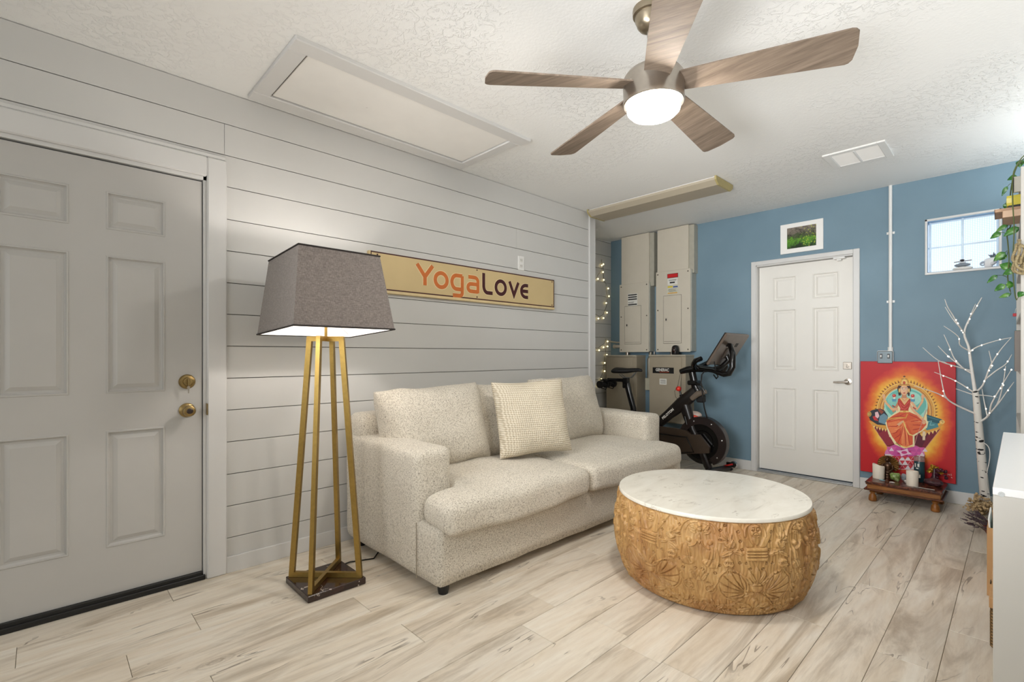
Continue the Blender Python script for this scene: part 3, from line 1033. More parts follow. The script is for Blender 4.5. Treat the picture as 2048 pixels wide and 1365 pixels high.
# ================================================================== sofa
def soft_box(x0, x1, y0, y1, z0, z1, r, n=10, fn=None, puff=(0, 0, 0)):
    """rounded box; puff swells the faces; fn(p)->p for wrinkles and sag"""
    c = Vector(((x0 + x1) / 2, (y0 + y1) / 2, (z0 + z1) / 2))
    h = Vector(((x1 - x0) / 2, (y1 - y0) / 2, (z1 - z0) / 2))
    mb = MB(); mb.smooth = True
    idx = {}
    vs, fs = [], []
    nn = [max(4, int(round(n * hh / max(h)))) for hh in h]
    def P(i, j, k):
        key = (i, j, k)
        if key in idx: return idx[key]
        u = Vector((2 * i / nn[0] - 1, 2 * j / nn[1] - 1, 2 * k / nn[2] - 1))
        # spread sample lines towards the edges
        u = Vector([math.copysign(1 - (1 - abs(t)) ** 1.25, t) for t in u])
        p = Vector((u.x * h.x, u.y * h.y, u.z * h.z))
        q = Vector([max(-(h[a] - r), min(h[a] - r, p[a])) for a in range(3)])
        d = p - q
        if d.length > 1e-9:
            big = max(abs(d[a]) for a in range(3))
            d = d.normalized() * big
        p = q + d
        s = Vector((1 - u.x ** 2, 1 - u.y ** 2, 1 - u.z ** 2))
        p.x += math.copysign(puff[0] * s.y * s.z, u.x) if abs(u.x) > .999 else 0
        p.y += math.copysign(puff[1] * s.x * s.z, u.y) if abs(u.y) > .999 else 0
        p.z += math.copysign(puff[2] * s.x * s.y, u.z) if abs(u.z) > .999 else 0
        p = p + c
        if fn: p = fn(p, u)
        idx[key] = len(vs); vs.append(tuple(p))
        return idx[key]
    X, Y, Z = nn
    for i in range(X):
        for j in range(Y):
            for k in (0, Z):
                f = (P(i, j, k), P(i + 1, j, k), P(i + 1, j + 1, k), P(i, j + 1, k)); fs.append(f if k else f[::-1])
    for i in range(X):
        for k in range(Z):
            for j in (0, Y):
                f = (P(i, j, k), P(i, j, k + 1), P(i + 1, j, k + 1), P(i + 1, j, k)); fs.append(f if j else f[::-1])
    for j in range(Y):
        for k in range(Z):
            for i in (0, X):
                f = (P(i, j, k), P(i, j + 1, k), P(i, j + 1, k + 1), P(i, j, k + 1)); fs.append(f if i else f[::-1])
    mb.add(vs, fs, True)
    return mb


def wob(p, s, a, seed=0.0):
    q = Vector(p) * s + Vector((seed, seed * 1.3, -seed))
    return p + Vector((mnoise.noise(q), mnoise.noise(q + Vector((31, 7, 3))), mnoise.noise(q + Vector((5, 47, 13))))) * a


SY0, SY1 = 1.345, 3.75
sofa = thing('sofa', (-2.4, 2.55, 0), 'oatmeal fabric sofa with loose back cushions against the boarded wall', 'sofa')
FB = M['fabric']
m = soft_box(-2.86, -1.90, SY0 + .008, SY1 - .008, .052, .335, .02, 34, lambda p, u: wob(p, 6, .004)); m.build('base', FB, sofa)
for nm, a, b_, sd in (('armrest', SY0, SY0 + .228, 1), ('armrest', SY1 - .228, SY1, 4)):
    m = soft_box(-2.885, -2.085, a, b_, .054, .688, .042, 26, lambda p, u, sd=sd: wob(Vector((p.x, p.y, p.z - (.012 * max(0, u.z) * (p.x + 2.885)))), 5, .006, sd), (.006, .006, .006)); m.build(nm, FB, sofa)
m = soft_box(-2.90, -2.70, SY0 + .02, SY1 - .02, .2, .815, .05, 34, lambda p, u: wob(p, 4, .010, 9), (0, 0, .004)); m.build('backrest', FB, sofa)
# side seam where the arm meets the front of the base
m = MB(); m.tube([(-2.083, SY0 - .001, .055), (-2.083, SY0 - .002, .33)], .0022, 6); m.build('seam_piping', m_plain('seam_thread', (150, 140, 122), .9), sofa)


def t_cushion(y0, y1, ear0, ear1, yar0, yar1, seed):
    """seat cushion: the front edge wraps past the arm (ears)"""
    xb, xf, xe = -2.70, -1.838, -2.072
    z0, z1 = .325, .468
    mb = MB(); bm = bmesh.new()
    # outline
    pts = []
    if ear0: pts += [(xb, yar0), (xe, yar0), (xe, y0), (xf, y0)]
    else: pts += [(xb, y0), (xf, y0)]
    if ear1: pts += [(xf, y1), (xe, y1), (xe, yar1), (xb, yar1)]
    else: pts += [(xf, y1), (xb, y1)]
    vs = [bm.verts.new((p[0], p[1], z0)) for p in pts]
    f = bm.faces.new(vs)
    r = bmesh.ops.extrude_face_region(bm, geom=[f])
    for v in [g for g in r['geom'] if isinstance(g, bmesh.types.BMVert)]: v.co.z = z1
    bmesh.ops.recalc_face_normals(bm, faces=bm.faces)
    bmesh.ops.bevel(bm, geom=list(bm.edges), offset=.055, segments=5, profile=.5, affect='EDGES', clamp_overlap=True)
    bmesh.ops.triangulate(bm, faces=[f for f in bm.faces if len(f.verts) > 4])
    for it in range(4):
        long = [e for e in bm.edges if e.calc_length() > .06]
        if not long: break
        bmesh.ops.subdivide_edges(bm, edges=long, cuts=1, use_grid_fill=True)
        bmesh.ops.triangulate(bm, faces=[f for f in bm.faces if len(f.verts) > 4])
    for v in bm.verts:
        p = v.co.copy()
        fy = (p.y - y0) / (y1 - y0); fx = (p.x - xb) / (xf - xb)
        crown = .035 * math.sin(PI * min(1, max(0, fy))) ** .6 * math.sin(PI * min(1, max(0, .15 + fx * .8)))
        if p.z > .40: p.z += crown
        # the front lip hangs and swells
        lip = max(0, (fx - .72) / .28)
        p.z -= .012 * lip * lip
        if p.x > -1.95: p.x += .016 * math.sin(PI * min(1, max(0, fy)))
        if p.z < .40: p.z -= lip * (.018 + .014 * math.sin(fy * PI))
        p = wob(p, 5.5, .010, seed)
        v.co = p
    me = bpy.data.meshes.new('seat_cushion')
    bmesh.ops.recalc_face_normals(bm, faces=bm.faces)
    for f in bm.faces: f.smooth = True
    bm.to_mesh(me); bm.free()
    me.materials.append(FB)
    me.transform(Matrix.Translation(-Vector(ORIG[sofa.name])))
    o = link('seat_cushion', me, sofa)
    sb = o.modifiers.new('soft', 'SUBSURF'); sb.levels = 1; sb.render_levels = 1
    return o


t_cushion(SY0 + .012, 2.470, True, False, SY0 + .225, 2.47, 2.0)
t_cushion(2.474, SY1 - .085, False, True, 2.474, SY1 - .225, 7.0)


def pillow(w, hgt, t, n=30, seed=0.0, amp=.012, pinch=.06, corner=.5):
    """cushion standing in the local xz plane (w along x, hgt along z, thickness along y)"""
    mb = MB(); mb.smooth = True
    def prof(u, v):
        e = (1 - abs(u) ** 3.2) * (1 - abs(v) ** 3.2)
        return t * .5 * max(0, e) ** corner
    rows = []
    for s in (1, -1):
        g = []
        for j in range(n + 1):
            for i in range(n + 1):
                u = math.sin((2 * i / n - 1) * PI / 2); v = math.sin((2 * j / n - 1) * PI / 2)
                x = u * w / 2 * (1 - pinch * (1 - v * v) * abs(u) ** 2 * .6)
                z = v * hgt / 2 * (1 - pinch * (1 - u * u) * abs(v) ** 2 * .6)
                p = Vector((x, s * prof(u, v), z))
                edge = max(abs(u), abs(v))
                q = wob(p, 7, amp * (1.0 if edge < .99 else .5), seed)
                # pulled creases from the corners and along the seams
                cr = math.sin(16 * (u * v) + seed) * math.sin(9 * (u - v) + seed * 2)
                q.y += s * .006 * cr * (edge ** 2) * (1 - edge ** 8)
                g.append(tuple(q if edge < .999 else Vector((q.x, q.y * .2, q.z))))
        rows.append(g)
    vs = rows[0] + rows[1]
    N = n + 1
    fs = []
    for s in (0, 1):
        for j in range(n):
            for i in range(n):
                f = (s * N * N + j * N + i, s * N * N + j * N + i + 1, s * N * N + (j + 1) * N + i + 1, s * N * N + (j + 1) * N + i)
                fs.append(f if s else f[::-1])
    mb.add(vs, fs, True)
    return mb


def place_pillow(mb, M4, name, mats, parent=None, origin=None):
    mb.v = [tuple(M4 @ Vector(p)) for p in mb.v]
    o = mb.build(name, mats, parent, origin)
    me = o.data
    bm = bmesh.new(); bm.from_mesh(me)
    bmesh.ops.remove_doubles(bm, verts=bm.verts, dist=.0015)
    bmesh.ops.recalc_face_normals(bm, faces=bm.faces)
    bm.to_mesh(me); bm.free()
    return o


def stand(cx, cy, cz, yaw, lean, roll=0):
    # local x -> world y; leaning back towards the wall (-x)
    return Matrix.Translation((cx, cy, cz)) @ Matrix.Rotation(R(90 + yaw), 4, 'Z') @ Matrix.Rotation(R(-lean), 4, 'X') @ Matrix.Rotation(R(roll), 4, 'Y')


place_pillow(pillow(.74, .52, .30, 32, 1.0, .016, .05, .42), stand(-2.545, 1.78, .715, -4, 14, -2.5), 'back_cushion', FB, sofa)
place_pillow(pillow(.70, .52, .27, 32, 5.0, .016, .05, .42), stand(-2.59, 2.42, .705, 0, 12, 1), 'back_cushion', FB, sofa)
place_pillow(pillow(.80, .54, .28, 32, 8.0, .016, .05, .42), stand(-2.575, 3.10, .72, 2, 13, -1), 'back_cushion', FB, sofa)

# knitted throw pillow
tk = NT('cream_chunky_knit')
vk = tk.coord((1, 1, 1), kind='UV') if False else tk.coord((1, 1, 1))
sx = tk.n.new('ShaderNodeSeparateXYZ'); tk.l(vk, sx.inputs[0])
rows_ = tk.math('SINE', tk.math('MULTIPLY', sx.outputs[2], PI / .0135))
zig = tk.math('ADD', tk.math('MULTIPLY', sx.outputs[1], 2 * PI / .0125), tk.math('MULTIPLY', rows_, .9))
hk = tk.math('ADD', tk.math('MULTIPLY', tk.math('ABSOLUTE', rows_), .55), tk.math('MULTIPLY', tk.math('SINE', zig), .25))
hk2 = tk.math('ADD', hk, tk.math('MULTIPLY', tk.noise(vk, 160, 3.0), .5))
tk.set(tk.ramp(hk2, [(.1, lin((176, 162, 138))), (.6, lin((210, 199, 178))), (1.0, lin((226, 217, 200)))]), .95, 0, .1)
tk.bump(hk2, .9, .004)
tp_ = place_pillow(pillow(.52, .50, .19, 30, 12.0, .012, .10, .5), stand(-2.255, 2.355, .7525, -22, 15, -2), 'throw_pillow', tk.m, None, (-2.27, 2.385, .46))
tag(tp_, 'square cream chunky-knit throw pillow leaning on the middle back cushion', 'pillow')

for x, y in ((-1.955, SY0 + .07), (-2.80, SY0 + .07), (-1.955, SY1 - .07), (-2.80, SY1 - .07)):
    m = MB(); m.lathe([(.024, .001), (.028, .02), (.030, .054)], 16, (x, y, 0)); m.build('foot', M['black_plastic'], sofa)
# ================================================================== carved drum coffee table
TX, TY, TH = -1.142, 2.562, .45
table = thing('coffee_table', (TX, TY, 0), 'round drum coffee table of carved golden wood under a white marble top', 'table')


def carve_height(x, z):
    """relief in metres of one repeat of the carving; x is the arc length from its axis (mirrored), z the height"""
    H = np.zeros_like(x)
    def sm(t): t = np.clip(t, 0, 1); return t * t * (3 - 2 * t)
    def raise_(sd, h, e=.0035, groove=.0022):
        nonlocal H
        lift = sm(-sd / e) * h
        H = np.maximum(H, lift)
        H = H - groove * 1.7 * np.exp(-(np.maximum(sd, 0) / .0026) ** 2) * (sd > -.0006)
    def cut(d, w, dep):
        nonlocal H
        H = H - dep * 1.9 * np.exp(-(d / w) ** 2)
    def seg(ax, az, bx, bz):
        px, pz = x - ax, z - az
        vx, vz = bx - ax, bz - az
        t = np.clip((px * vx + pz * vz) / (vx * vx + vz * vz), 0, 1)
        return np.hypot(px - t * vx, pz - t * vz)
    def poly(pts):
        d = np.full_like(x, 9.0)
        for a, b in zip(pts[:-1], pts[1:]): d = np.minimum(d, seg(*a, *b))
        return d
    def ell(cx, cz, rx, rz, rot=0):
        c, s = math.cos(R(rot)), math.sin(R(rot))
        px, pz = (x - cx) * c + (z - cz) * s, -(x - cx) * s + (z - cz) * c
        k = np.hypot(px / rx, pz / rz)
        return (k - 1) * min(rx, rz)
    def loc(cx, cz, rot):
        c, s = math.cos(R(rot)), math.sin(R(rot))
        return (x - cx) * c + (z - cz) * s, -(x - cx) * s + (z - cz) * c
    def leaf(cx, cz, ln, wd, rot, h=.007, veins=4):
        """pointed leaf from its root (cx, cz) along rot"""
        nonlocal H
        px, pz = loc(cx, cz, rot)
        t = px / ln
        half = wd * np.sqrt(np.clip(t, 0, 1)) * np.clip(1 - t, 0, 1) ** .7 * 1.55
        sd = np.where((t > 0) & (t < 1), np.abs(pz) - half, np.hypot(np.where(t < 0, px, px - ln), pz))
        raise_(sd, h)
        inside = sd < -.001
        H = np.where(inside, H - .0026 * np.exp(-(pz / .0018) ** 2), H)
        if veins:
            w = np.sin((px - np.abs(pz) * 1.1) * 2 * PI * veins / ln)
            H = np.where(inside, H + .0011 * w, H)
    def ridge(pts, w, h):
        raise_(poly(pts) - w, h, w * .9)
    def bez(p0, p1, p2, n=10):
        return [((1 - t) ** 2 * p0[0] + 2 * t * (1 - t) * p1[0] + t * t * p2[0], (1 - t) ** 2 * p0[1] + 2 * t * (1 - t) * p1[1] + t * t * p2[1]) for t in [i / n for i in range(n + 1)]]
    def diamond(cx, cz, r, rot=0):
        c = [(cx + r * math.cos(R(rot + 90 * k)), cz + r * math.sin(R(rot + 90 * k))) for k in range(5)]
        cut(poly(c), .0013, .0028)
    # broad bands: the slanting straps from the rim to the block
    raise_(np.abs(seg(.10, .445, .028, .335)) - .014, .0045, .004)
    cut(seg(.115, .445, .045, .335), .0022, .004)
    raise_(np.where(x < .3, np.maximum(np.abs(z - .302) - .0275, np.abs(x) - .046), 1), .009)
    for q in (-.012, 0, .012): cut(seg(0, .302 + q, .040, .302 + q), .002, .0045)
    # owl-like bud above the block
    raise_(ell(0, .398, .027, .031), .010, .008)
    raise_(ell(0, .362, .018, .03), .0065, .008)
    cut(poly([(.003, .402), (.010, .397), (.018, .402)]), .0017, .004)
    cut(poly([(0, .378), (.012, .383)]), .0017, .003)
    cut(ell(.010, .408, .006, .006), .0018, .003)
    ridge(bez((.02, .425), (.05, .42), (.045, .375)), .004, .006)
    cut(poly([(.0, .332), (.03, .375)]), .0024, .0045)
    # lotus below
    raise_(ell(0, .158, .031, .028), .010, .010)
    cut(seg(0, .166, .024, .166), .0018, .0035)
    leaf(0, .175, .075, .017, 90, .009, 0)
    leaf(.008, .178, .06, .014, 62, .008, 0)
    leaf(.018, .172, .062, .016, 38, .008, 0)
    # the two big round leaves
    raise_(ell(.098, .158, .066, .078, -24), .0068, .006)
    cut(ell(.098, .158, .055, .066, -24), .0022, .0035)
    for k, (ex, ez) in enumerate([(.075, .222), (.108, .226), (.138, .205), (.152, .170), (.148, .128), (.12, .10)]):
        cut(poly(bez((.038, .132), ((.038 + ex) / 2 + .012, (.132 + ez) / 2 - .006), (ex, ez))), .0021, .0042)
    ridge(bez((.01, .128), (.05, .118), (.085, .072)), .0045, .0075)
    ridge(bez((.085, .072), (.11, .05), (.14, .066)), .0045, .007)
    cut(poly(bez((0, .118), (.05, .10), (.165, .095))), .0022, .0045)
    # bud under the lotus
    raise_(ell(0, .078, .021, .030), .009, .008)
    cut(seg(0, .09, 0, .055), .0016, .003)
    leaf(.008, .052, .075, .02, 20, .007, 3)
    leaf(.012, .045, .07, .018, -14, .006, 3)
    # tulip head with a jagged comb
    raise_(ell(.112, .343, .026, .024, 20), .010, .008)
    for k, rt in enumerate((112, 82, 52, 22, -8)): leaf(.116, .349, .044, .0085, rt, .008, 0)
    for k in range(4): cut(ell(.096 + k * .0035, .352 - k * .009, .0035, .0035), .0014, .0026)
    ridge(bez((.082, .318), (.105, .312), (.13, .325)), .005, .007)
    leaf(.10, .312, .062, .016, -28, .0075, 2)
    leaf(.10, .312, .05, .013, 196, .007, 2)
    # round bulb with a fringe
    raise_(ell(.119, .259, .026, .027), .010, .010)
    for q in (.104, .113, .122, .131): cut(ell(q, .262, .0045, .004), .0013, .0028)
    for rt in (236, 256, 276, 296): leaf(.119, .246, .034, .0075, rt, .007, 0)
    # kneeling figure facing the joint
    raise_(ell(.192, .338, .0145, .0145), .010, .009)
    raise_(ell(.188, .286, .019, .044, 12), .0088, .010)
    raise_(ell(.190, .246, .036, .020, 8), .0078, .008)
    ridge(bez((.196, .312), (.222, .315), (.228, .342)), .0052, .0085)
    cut(poly(bez((.176, .318), (.172, .28), (.196, .236))), .002, .004)
    cut(poly(bez((.19, .312), (.186, .28), (.206, .244))), .0018, .0035)
    ridge(bez((.165, .315), (.150, .27), (.166, .232)), .0042, .007)
    # at the joint between repeats: small mask with wings
    raise_(ell(.237, .395, .016, .021), .010, .008)
    cut(ell(.2305, .399, .004, .0035), .0013, .0028)
    cut(seg(.229, .385, .237, .383), .0014, .003)
    leaf(.222, .380, .05, .017, 128, .0075, 4)
    leaf(.225, .372, .042, .014, 160, .0065, 3)
    ridge(bez((.225, .432), (.17, .43), (.152, .372)), .005, .0065)
    ridge(bez((.226, .418), (.186, .416), (.176, .378)), .0035, .0055)
    leaf(.237, .325, .05, .012, 90, .007, 2)
    # scrolls and foliage along the foot
    for cx, cz, r in ((.192, .135, .024), (.215, .06, .02)):
        an = [i / 26 * 2 * PI * 1.6 for i in range(27)]
        ridge([(cx + r * (1 - .55 * i / 26) * math.cos(a + 2), cz + r * (1 - .55 * i / 26) * math.sin(a + 2)) for i, a in enumerate(an)], .0042, .0075)
    ridge(bez((.160, .185), (.165, .14), (.21, .112)), .0048, .007)
    for rt, ln in ((70, .06), (96, .07), (120, .055), (42, .05)): leaf(.226, .165, ln, .012, rt, .0075, 2)
    for rt, ln in ((100, .055), (66, .06), (30, .055), (140, .05)): leaf(.165, .03, ln, .014, rt, .007, 3)
    for rt in (80, 40, 120): leaf(.232, .008, .05, .012, rt, .006, 2)
    leaf(.06, .02, .06, .016, 40, .006, 3); leaf(.07, .018, .07, .014, 8, .006, 3)
    # punched lozenges over the ground
    for cx, cz, r, rt in ((.066, .352, .006, 0), (.074, .392, .0065, 10), (.060, .318, .006, 20), (.148, .392, .006, 0), (.128, .414, .006, 30), (.07, .262, .006, 0),
                          (.045, .262, .0055, 40), (.152, .245, .006, 10), (.092, .222, .0055, 0), (.17, .208, .007, 20), (.205, .2, .0065, 5), (.222, .218, .006, 0),
                          (.15, .352, .006, 15), (.028, .238, .0055, 0), (.2, .16, .004, 0), (.05, .05, .006, 20), (.12, .03, .006, 0), (.205, .43, .0055, 0)):
        diamond(cx, cz, r, rt)
    # ground: tool marks
    H = H + .0006 * np.sin(x * 420 + np.sin(z * 60) * 2) * (H < .001)
    return H


NU, NV = 1260, 250
th0 = R(97 - 336 - 24)
TOPZ = TH - .021
ths = th0 + 2 * PI * np.arange(NU) / NU
zs = TOPZ * np.arange(NV + 1) / NV
TT, ZZ = np.meshgrid(ths, zs)
deg = np.degrees(TT)
cell = (deg + 43 + 28) % 56 - 28
xx = np.abs(np.radians(cell)) * .485
Hh = carve_height(xx, ZZ)
plain = (deg - math.degrees(th0)) < 24           # unseen plain strip at the back
Hh = np.where(plain, 0, Hh)
edge = np.clip(np.minimum(ZZ / .008, (TOPZ - ZZ) / .006), 0, 1)
Hh = Hh * edge - (1 - edge) * .004
# stave joints
for jd in (-14.0, 9.0):
    dj = np.abs(((deg + 43 - jd + 28) % 56) - 28)
    Hh = Hh - .002 * np.exp(-(np.radians(dj) * .485 / .0012) ** 2)
q = ZZ / TOPZ
RR = .426 + (.466 - .426) * q + .044 * np.sin(PI * np.clip(q, 0, 1) ** .92) + np.where(Hh > 0, Hh * 1.25, Hh * 2.3)
vx = RR * np.cos(TT); vy = RR * np.sin(TT)
co = np.stack([vx, vy, ZZ + .001], -1).reshape(-1, 3)
ii, jj = np.meshgrid(np.arange(NU), np.arange(NV))
a_ = jj * NU + ii; b_ = jj * NU + (ii + 1) % NU
quads = np.stack([a_, b_, b_ + NU, a_ + NU], -1).reshape(-1, 4)
me = bpy.data.meshes.new('body')
me.vertices.add(len(co)); me.vertices.foreach_set('co', co.astype(np.float32).ravel())
me.loops.add(quads.size); me.loops.foreach_set('vertex_index', quads.astype(np.int32).ravel())
me.polygons.add(len(quads)); me.polygons.foreach_set('loop_start', np.arange(0, quads.size, 4, dtype=np.int32))
me.polygons.foreach_set('use_smooth', np.ones(len(quads), dtype=bool))
me.update(calc_edges=True)
tw_ = NT('carved_mango_wood')
vw = tw_.coord((5, 5, .55)); vw2 = tw_.coord((1, 1, 1))
g1 = tw_.noise(vw, 5, 6.0, .62, .8); g2 = tw_.noise(vw, 26, 4.0, .6); g3 = tw_.noise(vw2, 4.2, 3.0, .6)
gf = tw_.math('ADD', tw_.math('MULTIPLY', g1, .6), tw_.math('MULTIPLY', g2, .4))
cw = tw_.ramp(gf, [(.32, lin((152, 112, 66))), (.5, lin((190, 151, 98))), (.68, lin((212, 178, 128)))])
cw = tw_.mix(.5, cw, tw_.ramp(g3, [(.34, lin((206, 152, 106))), (.55, lin((255, 248, 232)))]), 'MULTIPLY')
tw_.set(cw, .42, 0, .45)
tw_.bump(gf, .2, .001)
me.materials.append(tw_.m)
body = link('body', me, table)
m = MB(); m.lathe([(.0001, .0015), (.42, .0015), (.42, TOPZ - .002), (.0001, TOPZ - .002)], 48, (TX, TY, 0)); m.build('core', m_plain('drum_core_wood', (120, 84, 46), .6), table)
tm_ = NT('white_marble')
vm = tm_.coord((1, 1, 1)); vm2 = tm_.coord((1, .35, 1), rot=(0, 0, R(35)))
n1 = tm_.noise(vm2, 7, 6.0, .62, 1.6)
c = tm_.ramp(n1, [(.30, lin((204, 198, 186))), (.42, lin((229, 224, 212))), (.6, lin((236, 232, 221)))])
ln = tm_.math('LESS_THAN', tm_.math('ABSOLUTE', tm_.math('SUBTRACT', tm_.noise(vm2, 11, 5.0, .6, 2.0), .5)), .012)
mk = tm_.math('GREATER_THAN', tm_.noise(vm, 9, 2.0), .62)
c = tm_.mix(tm_.math('MULTIPLY', tm_.math('MULTIPLY', ln, mk), .45), c, lin((150, 138, 122)))
tm_.set(c, .16, 0, .5)
m = MB(); m.lathe([(.0001, TH - .0205), (.467, TH - .0205), (.4705, TH - .017), (.4705, TH - .005), (.467, TH - .0005), (.0001, TH)], 128, (TX, TY, 0))
m.build('top', tm_.m, table, angle=40)
# ================================================================== electrical panels in the alcove
BM, TMm = M['beige_metal'], M['tan_metal']
scr = m_plain('panel_screw', (96, 88, 76), .4, .5)
lab_w = m_plain('white_label', (226, 224, 216), .5)
lab_k = m_plain('label_ink', (38, 36, 36), .6)


def panel_box(name, label, x0, x1, ztop_panel, x2, x3, yf, door, strips):
    t = thing(name, ((x0 + x1) / 2, YB, 1.2), label, 'electrical panel', 'beige electrical panels in the alcove')
    m = MB(); m.box(x2, x3 - .045, yf + .014, YB, ztop_panel - .02, 2.592, .002); m.build('wireway_cover', BM, t)
    m = MB(); m.box(x3 - .045, x3 + .012, yf + .03, YB, ztop_panel - .05, 2.588, .002); m.build('wireway_side', m_plain('beige_side', (176, 172, 158), .5), t)
    m = MB(); m.box(x0 + .012, x1 + .012, yf + .01, YB, 1.21, ztop_panel - .012, .002); m.build('enclosure', m_plain('enclosure_grey', (168, 168, 158), .5), t)
    m = MB(); m.box(x0, x1, yf, yf + .012, 1.203, ztop_panel, .003); c = m.build('cover', BM, t)
    d = door
    m = MB(); m.box(d[0], d[1], yf - .004, yf + .001, d[2], d[3], .002); dd = m.build('door', BM, t)
    m = MB(); m.box(d[0] + .006, d[1] - .01, yf - .0045, yf - .0038, d[2] + .018, d[2] + .021); m.build('door_crease', scr, dd)
    m = MB(); m.box(d[0] - .003, d[1] + .003, yf - .0006, yf - .0002, d[2] - .003, d[3] + .003); m.build('door_gap', scr, dd)
    zl = d[2] + (d[3] - d[2]) * .5
    m = MB(); m.box(d[0] + .002, d[0] + .05, yf - .007, yf - .003, zl - .022, zl + .022, .002); la = m.build('latch', BM, t)
    m = MB(); m.box(d[0] + .026, d[0] + .040, yf - .009, yf - .006, zl - .012, zl + .012, .002); m.build('latch_thumb', lab_k, la)
    for x in (x0 + .025, x1 - .025):
        for z in (1.23, 1.203 + (ztop_panel - 1.203) * .52, ztop_panel - .03):
            m = MB(); m.sphere((x, yf - .001, z), .008, .004, .008, 10, 6); m.build('screw', scr, t)
    for a in strips:
        m = MB(); m.box(a[0], a[1], yf - a[5], yf + .001, a[2], a[3]); m.build('label_strip', a[4], t)
    return t


YFB = 5.05
k = lab_k
st = []
for i, z in enumerate((1.883, 1.857, 1.831, 1.769)):
    st.append((-3.238, -3.118, z - .007, z + .007, k, .0022))
st.append((-3.242, -3.112, 1.755, 1.897, lab_w, .0012)); st.append((-3.235, -3.155, 1.796, 1.80, k, .0022)); st.append((-3.235, -3.165, 1.786, 1.79, k, .0022))
panel_box('electrical_panel', 'beige electrical panel nearest the alcove corner with black striped label', -3.36, -2.965, 2.02, -3.342, -2.925, YFB, (-3.285, -3.065, 1.30, 1.75), st)
st = [(-2.726, -2.606, 2.032, 2.072, m_plain('danger_red', (200, 30, 34), .5), .0024), (-2.730, -2.602, 2.028, 2.076, k, .0018),
      (-2.726, -2.608, 1.952, 2.026, lab_w, .0012), (-2.70, -2.64, 1.968, 1.984, k, .002), (-2.715, -2.62, 2.004, 2.008, k, .002), (-2.71, -2.625, 1.994, 1.997, k, .002),
      (-2.735, -2.60, 1.85, 1.944, m_plain('pale_sticker', (205, 204, 186), .5), .0012), (-2.725, -2.665, 1.922, 1.938, m_plain('sticker_yellow', (222, 196, 40), .5), .002),
      (-2.66, -2.605, 1.918, 1.934, m_plain('sticker_blue', (70, 90, 150), .5), .002), (-2.725, -2.61, 1.853, 1.866, m_plain('sticker_orange', (216, 170, 90), .5), .002),
      (-2.715, -2.62, 1.90, 1.903, k, .002), (-2.72, -2.63, 1.888, 1.891, k, .002), (-2.71, -2.62, 1.876, 1.879, k, .002)]
for i in range(10):
    st.append((-2.752 + (i * 37 % 5) * .003, -2.672 + (i * 53 % 7) * .004, 1.812 - i * .0105, 1.8155 - i * .0105, m_plain('faded_ink', (120, 116, 112), .6) if i == 0 else st[-1][4], .0016))
panel_box('electrical_panel', 'beige electrical panel with red warning label and stickers beside the first panel', -2.872, -2.462, 2.112, -2.862, -2.445, YFB, (-2.775, -2.565, 1.30, 1.832), st)


def transfer_box(label, x0, x1, z1, mark):
    t = thing('transfer_switch', ((x0 + x1) / 2, YB, 0.5), label, 'electrical box', 'tan metal boxes under the panels')
    yf = 4.96
    m = MB(); m.box(x0, x1, yf + .012, YB, .42, z1 - .012, .003); m.build('enclosure', TMm, t)
    m = MB(); m.box(x0 + .002, x1 - .045, yf, yf + .014, .43, z1 - .025, .003); m.build('front_cover', TMm, t)
    m = MB(); m.box(x0 - .006, x1 + .006, yf - .006, YB, z1 - .018, z1, .004); m.build('lid', m_plain('tan_lid', (176, 168, 150), .45), t)
    if mark:
        m = MB(); m.box(x0 + .045, x0 + .30, yf - .003, yf + .001, .965, 1.03, .001); p = m.build('name_plate', M['black_plastic'], t)
        tx = text_mb('GENERAC', .045, lambda u, v, w: (x0 + .165 + u * .8, yf - .0035 - w, 1.002 + v), .0006, 1.0, 0, .0012); tx.build('lettering', lab_w, p)
        m = MB(); m.box(x0 + .13, x0 + .245, yf - .0038, yf - .0028, .977, .981); m.build('underline', m_plain('orange_line', (214, 84, 40), .5), p)
        m = MB(); m.box(x0 + .13, x0 + .215, yf - .002, yf + .001, .84, .905, .001); p = m.build('data_label', lab_w, t)
        m = MB()
        for i in range(4): m.box(x0 + .14, x0 + .205, yf - .0026, yf - .0018, .853 + i * .012, .857 + i * .012)
        m.build('print', scr, p)
    return t


transfer_box('plain tan metal box in the alcove corner behind the bike saddle', -3.49, -3.075, 1.168, False)
transfer_box('tan metal box with black maker plate behind the bike handlebar', -2.905, -2.475, 1.172, True)

# short pipes between panels and boxes, corner cables
for lb, x, y, r_, z0, z1 in (('grey conduit nipple above the plain tan box', -3.28, 5.10, .022, 1.166, 1.212), ('white conduit nipple above the box with the maker plate', -2.70, 5.10, .022, 1.17, 1.212)):
    m = MB(); m.cyl((x, y, z0), (x, y, z1), r_, None, 16); tag(m.build('conduit_nipple', M['nickel'], None, (x, y, z0)), lb, 'pipe')
m = MB(); m.tube([(-2.985, 5.13, 1.205), (-2.985, 5.13, 1.15), (-3.0, 5.12, 1.12), (-3.0, 5.12, 1.0), (-3.0, 5.12, .90)], .021, 14); tag(m.build('conduit_pipe', m_plain('painted_conduit', (146, 140, 126), .4, .4), None, (-3.0, 5.12, .90)), 'grey conduit pipe running down between the two tan boxes', 'pipe')
jbx = thing('junction_box', (-2.97, 5.12, .76), 'small square grey junction box on the wall between the tan boxes', 'junction box')
m = MB(); m.box(-3.02, -2.925, 5.08, YB, .765, .895, .004); m.build('case', m_plain('junction_grey', (172, 168, 150), .45), jbx)
m = MB(); m.box(-3.024, -2.921, 5.072, 5.082, .760, .90, .003); m.build('cover', m_plain('junction_cover', (186, 182, 162), .45), jbx)
pl = thing('padlock', (-2.935, 5.15, 1.0), 'black padlock hanging between the panel and the tan box', 'padlock')
